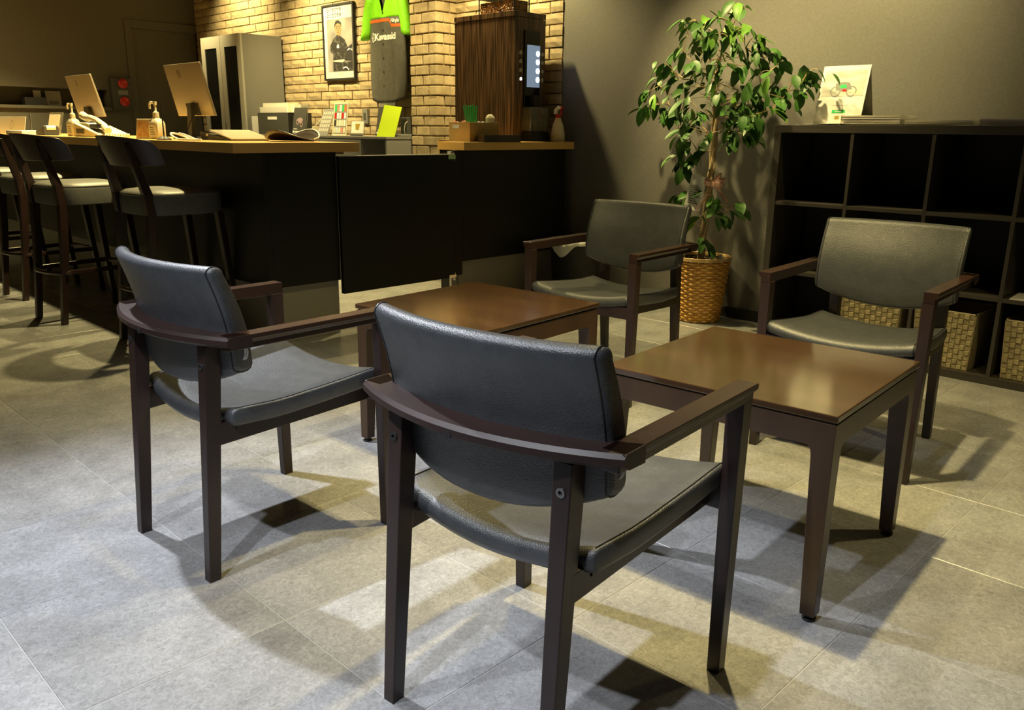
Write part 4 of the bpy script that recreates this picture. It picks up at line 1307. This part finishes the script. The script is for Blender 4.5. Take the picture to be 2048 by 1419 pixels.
brochure(6.655, 4.065, 0.105, 'dark motorcycle brochure in clear stand beside the file box')
brochure(5.66, 4.24, 0.10, 'dark motorcycle brochure in clear stand behind the lime sheet')

cl = panel('price_board', (4.15, 6.42, ZL), 175, 22, 'grey price board with rows of small pale cells', 'board')
box('board', M['steelgrey'], cl, -0.10, 0.10, 0.0, 0.24, -0.004, 0, 0.001)
for j in range(5):
    for i in range(5):
        MB().box(-0.085 + 0.036 * i, -0.058 + 0.036 * i, 0.035 + 0.038 * j, 0.062 + 0.038 * j, 0, 0.001).build('price_cell', M['lightsteel'], cl)
pb = panel('menu_board', (4.17, 6.185, ZL), 180, 8, 'framed menu board with rows of small coloured product pictures', 'board')
box('frame', M['cream'], pb, -0.105, 0.105, 0.0, 0.275, -0.005, 0, 0.001)
box('sheet', M['greyink'], pb, -0.092, 0.092, 0.014, 0.262, 0, 0.0008, 0)
rows_ = [(0.20, 0.252, [M['green'], M['wrap'], M['white'], M['green'], M['orange']]), (0.14, 0.188, [M['red'], M['blue'], M['white'], M['red'], M['blue']]), (0.08, 0.128, [M['ink'], M['cream'], M['white'], M['cream'], M['white']]), (0.024, 0.068, [M['cream'], M['wrapw'], M['cream'], M['wrap'], M['cream']])]
for z0, z1, ms in rows_:
    for i, m in enumerate(ms):
        MB().box(-0.085 + 0.035 * i, -0.057 + 0.035 * i, z0, z1, 0.0008, 0.0014).build('product_print', m, pb)
cf = panel('drink_sign', (4.18, 5.94, ZL), 180, 8, 'small white square sign with a gold cup shape', 'sign')
box('holder', M['clear'], cf, -0.10, 0.10, 0.0, 0.125, -0.004, 0, 0.003)
box('card', M['white'], cf, -0.085, 0.085, 0.022, 0.118, 0, 0.001, 0.0003)
MB().prism([(-0.034, 0.098), (0.034, 0.098), (0.022, 0.048), (-0.022, 0.048)], 0.001, 0.0014).build('cup_print', M['goldink'], cf)
box('holder_foot', M['boxgrey'], cf, -0.08, 0.08, 0, 0.012, 0.001, 0.012, 0.001)
ls = panel('lime_sheet', (4.10, 5.41, ZL), 185, 10, 'plain lime yellow sheet leaning against a device by the pillar', 'sheet')
MB().prism([(-0.13, 0), (0.075, 0), (0.125, 0.225), (-0.075, 0.245)], 0, 0.003).build('sheet', M['yellow'], ls)
dv = thing('label_printer', (4.22, 5.335, ZL), 0, 'small dark upright device with a cable behind the lime sheet', 'device')
box('body', M['boxgrey'], dv, -0.03, 0.05, -0.05, 0.03, 0, 0.15, 0.004)
box('base', M['steelgrey'], dv, -0.09, 0.06, -0.052, 0.04, 0, 0.022, 0.004)
MB().tube([(-0.02, -0.048, 0.12), (-0.05, -0.054, 0.10), (-0.06, -0.053, 0.05), (-0.05, -0.052, 0.024)], 0.003, 6).build('cable', M['lightsteel'], dv, True)
wc = MB().tube([(4.40, 6.62, 1.20), (4.34, 6.62, 1.21), (4.28, 6.60, 1.16), (4.25, 6.66, 1.10), (4.20, 6.74, 1.03), (4.10, 6.82, 1.024), (4.06, 6.92, 1.024)], 0.004, 6).build('wall_cable', M['white'], None, True)
tag(wc, 'white charging cable running from a wall plug to the cabinet top', 'cable')
wp = thing('wall_plate', (4.418, 6.135, 1.18), 0, 'dark grey wall plate above the small drink sign', 'switch')
box('plate', M['steelgrey'], wp, -0.012, 0.012, -0.038, 0.038, -0.062, 0.062, 0.004)
box('rocker', M['boxgrey'], wp, -0.014, -0.012, -0.016, 0.016, -0.03, 0.03, 0.001)

# ------------------------------------------------------------------ framed poster on the brick wall
po = panel('framed_poster', (4.405, 6.475, 1.487), 180, 0, 'framed poster of a rider in black leathers seated on a motorcycle', 'poster')
W2, H2 = 0.235, 0.625
fr = MB()
for a in ((-W2, W2, 0, 0.016), (-W2, W2, H2 - 0.016, H2), (-W2, -W2 + 0.016, 0.016, H2 - 0.016), (W2 - 0.016, W2, 0.016, H2 - 0.016)):
    fr.box(a[0], a[1], a[2], a[3], -0.012, 0.012)
fr.build('frame', M['rubber'], po)
box('sheet', M['sheet'], po, -W2 + 0.016, W2 - 0.016, 0.016, H2 - 0.016, -0.008, 0.002, 0)
box('photo', M['photo'], po, -0.175, 0.205, 0.07, 0.505, 0.002, 0.0026, 0)
def shape(name, pts, m, z):
    return MB().prism(pts, z, z + 0.0004).build(name, m, po)
shape('figure_torso', [(-0.10, 0.075), (0.06, 0.075), (0.10, 0.22), (0.13, 0.27), (0.09, 0.33), (0.03, 0.36), (-0.02, 0.375), (-0.08, 0.34), (-0.13, 0.29), (-0.13, 0.24), (-0.09, 0.22)], M['leatherprint'], 0.0026)
shape('figure_arm', [(-0.11, 0.31), (0.0, 0.27), (0.10, 0.255), (0.20, 0.29), (0.20, 0.26), (0.11, 0.225), (0.0, 0.23), (-0.10, 0.25)], M['ink'], 0.0031)
shape('figure_neck', [(-0.03, 0.375), (0.03, 0.362), (0.035, 0.40), (-0.03, 0.40)], M['skin'], 0.0031)
shape('figure_face', [(0.0 + 0.047 * math.cos(a), 0.425 + 0.058 * math.sin(a)) for a in [2 * math.pi * i / 18 for i in range(18)]], M['skin'], 0.0036)
shape('figure_hair', [(-0.05, 0.43), (-0.052, 0.46), (-0.03, 0.488), (0.01, 0.492), (0.045, 0.47), (0.05, 0.435), (0.038, 0.455), (0.0, 0.468), (-0.035, 0.458)], M['ink'], 0.0041)
for ex in (-0.019, 0.017):
    shape('figure_eye', [(ex - 0.009, 0.428), (ex, 0.4235), (ex + 0.009, 0.428), (ex, 0.4325)], M['ink'], 0.0041)
    shape('figure_brow', [(ex - 0.012, 0.439), (ex + 0.012, 0.441), (ex + 0.011, 0.445), (ex - 0.011, 0.443)], M['ink'], 0.0041)
shape('figure_nose', [(-0.005, 0.405), (0.006, 0.405), (0.001, 0.426)], M['brown'], 0.0041)
shape('figure_mouth', [(-0.014, 0.391), (0.0, 0.388), (0.014, 0.391), (0.0, 0.395)], M['red'], 0.0041)
shape('figure_ear', [(-0.05, 0.415), (-0.044, 0.405), (-0.042, 0.435), (-0.052, 0.435)], M['skin'], 0.0034)
shape('jacket_patch', [(-0.03, 0.27), (-0.02, 0.30), (-0.012, 0.275), (0.0, 0.30), (0.004, 0.268), (-0.006, 0.262), (-0.012, 0.272), (-0.024, 0.264)], M['whiteprint'], 0.0036)
shape('motorcycle_tank', [(0.08, 0.16), (0.20, 0.15), (0.20, 0.23), (0.16, 0.25), (0.10, 0.22)], M['ink'], 0.0036)
shape('motorcycle_shine', [(0.12, 0.235), (0.17, 0.25), (0.20, 0.235), (0.19, 0.245), (0.15, 0.258)], M['whiteprint'], 0.0041)
shape('motorcycle_seat', [(-0.09, 0.155), (0.05, 0.145), (0.10, 0.165), (0.05, 0.17), (-0.09, 0.165)], M['lightsteel'], 0.0036)
shape('motorcycle_engine', [(0.04, 0.075), (0.20, 0.075), (0.20, 0.15), (0.06, 0.14)], M['leatherprint'], 0.0036)
r = ring(0.12, 0.03, 0.05, 0.062, 0.0044)
arc = MB().add([(0.09 + rr * math.cos(a), 0.045 + rr * math.sin(a), 0.0042) for a in [0.6 + 1.6 * i / 12 for i in range(13)] for rr in (0.055, 0.064)], [(2 * i, 2 * i + 1, 2 * i + 3, 2 * i + 2) for i in range(12)])
arc.build('wheel_print', M['whiteprint'], po)
text('\u30fb\u65e5\u30df\u30ab\u30ef\u30b5\u30ad', 0.044, M['ink'], po, -0.205, 0.562, 0.0024, sx=0.85, bold=0.0007)
text('\u30fb\u3088\u30df\u30ab\u30ef\u30b5\u30ad', 0.044, M['ink'], po, -0.205, 0.518, 0.0024, sx=0.85, bold=0.0007)
shape('printed_plate', [(-0.02, 0.040), (0.045, 0.040), (0.045, 0.056), (-0.02, 0.056)], M['greyink'], 0.002)
shape('printed_plate_core', [(-0.015, 0.043), (0.040, 0.043), (0.040, 0.053), (-0.015, 0.053)], M['cream'], 0.0024)

# ------------------------------------------------------------------ team shirt on a hanger
shr = panel('team_shirt', (4.355, 5.715, 1.29), 180, 0, 'lime and grey button-up team shirt hanging on the brick wall', 'shirt')
def shirt_half(v):                                   # half width over the height
    return lerp(v, (0.0, 0.10, 0.30, 0.62, 0.76, 0.84, 0.90), (0.205, 0.225, 0.232, 0.222, 0.215, 0.19, 0.06))
def shirt_surf(u, v, off=0.0):
    a = -1 + 2 * u
    w = shirt_half(v)
    hem = 0.035 * (1 - abs(a) ** 2.2) * (1 - min(1, v / 0.12))
    z = 0.045 * (1 - a * a) ** 0.5 if abs(a) < 1 else 0
    fold = 0.011 * math.sin(a * 11 + 2 * v) * (1 - v / 0.95) + 0.005 * math.sin(a * 23 + 5 * v) * max(0, 0.6 - v)
    return (a * w, v - hem + 0.02, z + fold + off)
def shirt_part(name, u0, u1, v0, v1, m, nu=28, nv=16, off=0.0, back=True, parent=shr, vf=None):
    b = MB()
    def fn(u, v):
        uu = u0 + (u1 - u0) * u
        lo, hi = (v0, v1) if vf is None else vf(uu)
        return shirt_surf(uu, lo + (hi - lo) * v, off)
    b.grid(fn, nu, nv)
    o = b.build(name, m, parent, smooth='full')
    s = o.modifiers.new('solid', 'SOLIDIFY')
    s.thickness = 0.0012
    s.offset = 1
    return o
shirt_part('body', 0, 1, 0.0, 0.62, M['greyfab'], 34, 24)
def yoke(u):
    a = abs(-1 + 2 * u)
    lo = 0.62
    hi = lerp(a, (0.0, 0.05, 0.33, 0.9, 1.0), (0.655, 0.68, 0.835, 0.80, 0.775))
    return lo, hi
shirt_part('yoke', 0, 1, 0.62, 0.83, M['lime'], 34, 10, vf=yoke)
# rear of the shirt closes the volume
MB().grid(lambda u, v: ((-1 + 2 * u) * shirt_half(v * 0.84) * 0.98, v * 0.84 + 0.02, -0.004), 8, 12).build('back_panel', M['greyfab'], shr)
# orange stripe following a step
def strip(pts, w, m, name, off):
    b = MB()
    vs = []
    for u, v in pts:
        vs.append(shirt_surf(u, v, off))
        vs.append(shirt_surf(u, v + w, off))
    b.add(vs, [(2 * i, 2 * i + 2, 2 * i + 3, 2 * i + 1) for i in range(len(pts) - 1)])
    o = b.build(name, m, shr)
    s = o.modifiers.new('solid', 'SOLIDIFY'); s.thickness = 0.0006; s.offset = 1
path = [(i / 24, 0.59) for i in range(0, 17)] + [(0.68, 0.585), (0.71, 0.565), (0.735, 0.548)] + [(i / 24, 0.545) for i in range(18, 24)]
strip(path, 0.022, M['orange'], 'stripe', 0.0022)
def on_shirt(o, ax, ay, off):
    me = o.data
    for v in me.vertices:
        x, y = v.co.x + ax, v.co.y + ay
        p = shirt_surf((x / shirt_half(y) + 1) / 2, y - 0.02, off + v.co.z)
        v.co = (p[0], y, p[2])
    o.location = (0, 0, 0)
t_ = text('Kawasaki', 0.072, M['whiteprint'], shr, 0, 0, 0, 'lettering', bold=0.0028, sx=0.97)
on_shirt(t_, -0.105, 0.475, 0.004)
t_ = text('Ninja', 0.040, M['whiteprint'], shr, 0, 0, 0, 'lettering', bold=0.001, shear=0.3)
on_shirt(t_, 0.095, 0.600, 0.004)
rm = ring(-0.135, 0.498, 0.030, 0.037, 0)
rb_ = MB()
rb_.add(rm.v, rm.f)
rb_.add([(-0.135 + a, 0.498 + b, 0) for a, b in ((-0.03, 0.004), (0.03, 0.004), (0.03, -0.005), (-0.03, -0.005))], [(0, 1, 2, 3)])
rb_.add([(-0.135 + a, 0.498 + b, 0) for a, b in ((-0.02, -0.03), (-0.012, -0.036), (0.016, 0.026), (0.008, 0.030))], [(0, 1, 2, 3)])
o = rb_.build('emblem', M['whiteprint'], shr)
on_shirt(o, 0, 0, 0.004)
for v in (0.675, 0.545, 0.44, 0.335, 0.23, 0.125):
    p = shirt_surf(0.52, v - 0.02, 0.003)
    ring(p[0], p[1], 0.002, 0.008, p[2] + 0.001, 12).build('button', M['ink'], shr)
strip([(0.52, v / 20) for v in range(1, 13)], 0.05, M['greyfab'], 'placket', 0.0018) if False else None
for s in (-1, 1):
    lp = []
    for k in range(9):
        t = k / 8
        cx = s * (0.195 + 0.075 * t ** 0.8)
        cy = 0.80 - 0.30 * t
        rx, rz = 0.045 + 0.008 * t, 0.040 + 0.006 * t
        ang = 0.25 * s
        lp.append([(cx + rx * math.cos(a), cy + 0.02 * math.sin(a * 1) * 0 - 0.25 * rx * math.cos(a) * s * t, 0.012 + rz * math.sin(a) + 0.003 * math.sin(a * 5 + k)) for a in [2 * math.pi * i / 18 for i in range(18)]])
    MB().loft(lp).build('sleeve', M['lime'], shr, smooth='full')
hg = thing('coat_hanger', (4.35, 5.715, 2.09), 0, 'dark coat hanger inside the neck of the team shirt', 'hanger')
MB().tube([(0, -0.17, -0.01), (0, -0.08, 0.04), (0, 0, 0.06), (0, 0.08, 0.04), (0, 0.17, -0.01)], 0.007, 8).build('bar', M['boxgrey'], hg, True)
MB().tube([(0, 0, 0.06), (0, 0, 0.11), (0.02, 0, 0.14), (0.045, 0, 0.13), (0.055, 0, 0.10)], 0.003, 6).build('hook', M['chrome'], hg, True)

# ------------------------------------------------------------------ coffee machine and things around it
cm = thing('coffee_machine', (4.161, 4.237, ZB), 0, 'tall wood-grain coffee machine with lit glass front on the service top', 'coffee machine')
def mc(name, m, x0, x1, y0, y1, z0, z1, bev=0.0015, parent=None):
    return box(name, m, parent or cm, x0 - 4.161, x1 - 4.161, y0 - 4.237, y1 - 4.237, z0 - ZB, z1 - ZB, bev)
mc('body', M['zebra'], 4.016, 4.306, 3.985, 4.524, 1.045, 1.775)
mc('top_cap', M['zebra'], 4.014, 4.308, 3.95, 4.526, 1.778, 1.81)
mc('front_door', M['zebra'], 4.016, 4.306, 3.95, 3.982, 1.045, 1.775)
mc('foot_frame', M['rubber'], 4.03, 4.29, 3.97, 4.51, 1.008, 1.045)
gl = mc('glass_front', M['blackglass'], 4.10, 4.247, 3.940, 3.9495, 1.14, 1.70)
mc('lit_screen', M['screen'], 4.122, 4.242, 3.9375, 3.9398, 1.352, 1.612, 0.0, gl)
for z in (1.40, 1.455, 1.51, 1.562):
    MB().lathe([(0.017, -0.003), (0.017, 0.0)], 14).build('drink_light', M['led'], gl).matrix_local = Matrix.Translation((4.222 - 4.161, 3.9365 - 4.237, z - ZB)) @ Matrix.Rotation(rad(90), 4, 'X')
    for xx in (4.067, 4.272):
        lit = (xx < 4.1 and z < 1.41)
        kn = MB().lathe([(0.013, 0), (0.013, 0.008), (0.009, 0.010)], 16).build('button', M['led'] if False else M['lightsteel'], cm, smooth=True)
        kn.matrix_local = Matrix.Translation((xx - 4.161, 3.95 - 4.237, z - ZB)) @ Matrix.Rotation(rad(90), 4, 'X')
        if lit:
            k2 = MB().add(ring(0, 0, 0.006, 0.009, 0.0105).v, ring(0, 0, 0.006, 0.009, 0.0105).f).build('button_ring', M['led'], kn)
mc('spout', M['rubber'], 4.15, 4.20, 3.90, 3.9495, 1.215, 1.30)
mc('ready_light', M['amber'], 4.190, 4.200, 3.9375, 3.9398, 1.235, 1.250, 0)
mc('cup_guard', M['clear'], 4.09, 4.26, 3.866, 3.870, 1.075, 1.225, 0.001)
mc('cup_guard', M['clear'], 4.09, 4.094, 3.870, 3.9495, 1.075, 1.225, 0.001)
mc('cup_guard', M['clear'], 4.256, 4.26, 3.870, 3.9495, 1.075, 1.225, 0.001)
MB().hexa([(-0.09, -0.385, 0.0), (0.105, -0.385, 0.0), (0.105, -0.268, 0.0), (-0.09, -0.268, 0.0), (-0.07, -0.368, 0.066), (0.10, -0.368, 0.066), (0.10, -0.289, 0.066), (-0.07, -0.289, 0.066)]).build('drip_tray', M['rubber'], cm, bev=0.003)
hp = thing('bean_hopper', (4.13, 4.165, 1.81), 0, 'clear hopper of coffee beans with black lid on the machine', 'hopper')
bb = MB().box(-0.064, 0.064, -0.156, 0.156, 0.004, 0.074)
for k in range(420):
    f = R.random()
    if f < 0.62:
        c = Vector((-0.064, R.uniform(-0.153, 0.153), R.uniform(0.008, 0.074)))
    elif f < 0.85:
        c = Vector((R.uniform(-0.062, 0.062), -0.156, R.uniform(0.008, 0.074)))
    else:
        c = Vector((R.uniform(-0.062, 0.062), R.uniform(-0.153, 0.153), 0.074))
    q = Matrix.Rotation(R.uniform(0, 6.28), 3, 'X') @ Matrix.Rotation(R.uniform(0, 6.28), 3, 'Z')
    bb.add([c + q @ Vector(v) for v in ((0.0065, 0, 0), (-0.0065, 0, 0), (0, 0.0045, 0), (0, -0.0045, 0), (0, 0, 0.0035), (0, 0, -0.0035))], [(0, 2, 4), (2, 1, 4), (1, 3, 4), (3, 0, 4), (2, 0, 5), (1, 2, 5), (3, 1, 5), (0, 3, 5)])
o = bb.build('beans', M['bean'], hp)
o['kind'] = 'stuff'
for xx, yy in ((-0.07, -0.162), (0.07, -0.162), (-0.07, 0.162), (0.07, 0.162)):
    box('corner_post', M['rubber'], hp, xx - 0.003, xx + 0.003, yy - 0.003, yy + 0.003, 0, 0.0955, 0)
box('lid', M['rubber'], hp, -0.074, 0.074, -0.168, 0.168, 0.0955, 0.115, 0.003)

bk = thing('rattan_tray', (3.61, 3.895, ZB), 0, 'tan woven box of straws and sweets beside the coffee machine', 'basket')
for a in ((-0.12, -0.115, -0.095, 0.095), (0.115, 0.12, -0.095, 0.095), (-0.115, 0.115, -0.095, -0.09), (-0.115, 0.115, 0.09, 0.095)):
    box('wall', M['tan'], bk, *a, 0, 0.115, 0.001)
box('base', M['tan'], bk, -0.115, 0.115, -0.09, 0.09, 0, 0.004, 0)
box('handle_slot', M['wrapw'], bk, -0.1212, -0.1202, 0.0, 0.06, 0.078, 0.100, 0)
for i in range(14):
    o = MB().tube([(0, 0, 0), (0, 0, 0.190 + 0.006 * (i % 3))], 0.0042, 6).build('straw', M['green'])
    o.location = (3.556 + 0.0115 * (i % 5), 3.872 + 0.0115 * (i // 5), ZB + 0.084)
    o.rotation_euler = (-0.07 * (i // 5 - 1), -0.17 + 0.05 * (i % 5), 0)
    o.scale = (1, 1, 0.66)
    tag(o, 'green wrapped drinking straw standing in the tan box', 'straw', 'green straws in the tan box')
for i in range(16):
    red = i < 7
    x = 3.515 + 0.024 * (i % 3) if red else 3.635 + 0.032 * ((i - 7) % 3)
    y = 3.915 + 0.024 * (i // 3) if red else 3.835 + 0.042 * ((i - 7) // 3)
    b = MB()
    rr = R.uniform(0.011, 0.014)
    b.lathe([(0.004, -rr), (rr * 0.9, -rr * 0.5), (rr, 0.1 * rr), (rr * 0.7, 0.7 * rr), (0.003, rr)], 8)
    b.v = [(v[0] * 1.3 + R.uniform(-0.003, 0.003), v[1] + R.uniform(-0.003, 0.003), v[2] + R.uniform(-0.003, 0.003)) for v in b.v]
    o = b.build('sweet', M['wrap'] if red else M['wrapw'])
    o.location = (x, y, ZB + 0.100 + R.uniform(0, 0.012))
    tag(o, 'red wrapped sweet heaped in the tan box' if red else 'pale wrapped sweet heaped in the tan box', 'sweet', 'red sweets in the tan box' if red else 'pale sweets in the tan box')
fill = MB().box(-0.112, 0.112, -0.088, 0.088, 0.004, 0.082).build('liner', M['wrapw'], bk)
jar = MB().lathe([(0.026, 0), (0.030, 0.006), (0.030, 0.03), (0.020, 0.045), (0.010, 0.05)], 7).build('syrup_cup', M['cream'], None)
jar.location = (3.69, 3.835, ZB + 0.112)
tag(jar, 'faceted cup of creamer portions in the tan box', 'cup')
dt = thing('dark_tray', (3.675, 3.745, ZB), 0, 'dark wooden box tray in front of the coffee machine', 'tray')
for a in ((-0.15, 0.16, -0.035, -0.028, 0, 0.042), (-0.15, 0.16, 0.028, 0.035, 0, 0.042), (-0.15, -0.143, -0.028, 0.028, 0, 0.042), (0.153, 0.16, -0.028, 0.028, 0, 0.042), (-0.143, 0.153, -0.028, 0.028, 0, 0.036)):
    box('board', M['wood'], dt, *a, 0.001)
sp = thing('spray_bottle', (4.27, 3.79, ZB), rad(100), 'white spray bottle with red trigger head beside the coffee machine', 'bottle')
MB().lathe([(0.044, 0), (0.047, 0.006), (0.046, 0.05), (0.034, 0.11), (0.018, 0.145), (0.014, 0.155)], 20).build('body', M['cream'], sp, smooth=True)
MB().lathe([(0.019, 0.152), (0.019, 0.172)], 16).build('collar', M['red'], sp)
MB().tube([(0.02, 0, 0.176), (0.018, 0, 0.20), (0.0, 0, 0.218), (-0.022, 0, 0.214)], [0.013, 0.014, 0.012, 0.008], 8).build('head', M['white'], sp, True)
MB().tube([(-0.022, 0, 0.216), (-0.034, 0, 0.218)], 0.009, 8).build('nozzle', M['red'], sp)
MB().tube([(-0.018, 0, 0.208), (-0.026, 0, 0.19), (-0.024, 0, 0.168)], 0.005, 6).build('trigger', M['red'], sp, True)

# ------------------------------------------------------------------ far wall things
fa = thing('fire_alarm_box', (3.545, YF, 1.40), 0, 'dark fire alarm box with red lamp above a red push button', 'alarm')
box('housing', M['boxgrey'], fa, -0.10, 0.10, -0.07, 0, -0.15, 0.15, 0.006)
for z, m, nm in ((0.095, M['red'], 'lamp'), (-0.08, M['red'], 'push_button')):
    o = MB().lathe([(0.048, 0), (0.048, 0.014), (0.036, 0.026), (0.012, 0.031)], 22).build(nm, m, fa, smooth=True)
    o.matrix_local = Matrix.Translation((0.015, -0.07, z)) @ Matrix.Rotation(rad(90), 4, 'X')
box('label_plate', M['steelgrey'], fa, -0.04, 0.06, -0.0715, -0.07, -0.015, 0.03, 0)
b1 = MB().box(-0.095, 0.095, -0.05, 0.05, 0, 0.075).build('black_case', M['rubber'], None, bev=0.003)
b1.location = (2.75, YF + 0.07, NZ0)
tag(b1, 'small black case standing in the long wall niche', 'case')
for k, (x, w, m, l) in enumerate(((2.815, 0.034, M['white'], 'small white card standing in the wall niche behind the black case'), (2.96, 0.07, M['lightsteel'], 'wide pale card standing in the wall niche'), (3.31, 0.05, M['photo2'], 'framed photo standing at the door end of the wall niche'))):
    o = panel('niche_card', (x, YF + (0.16 if k < 2 else 0.06), NZ0), -90, 6, l, 'card')
    box('card', m, o, -w, w, 0, 0.145, -0.004, 0, 0.0006)
    box('printed_patch', M['greyink'], o, -w * 0.6, w * 0.6, 0.02, 0.05, 0, 0.0006, 0)
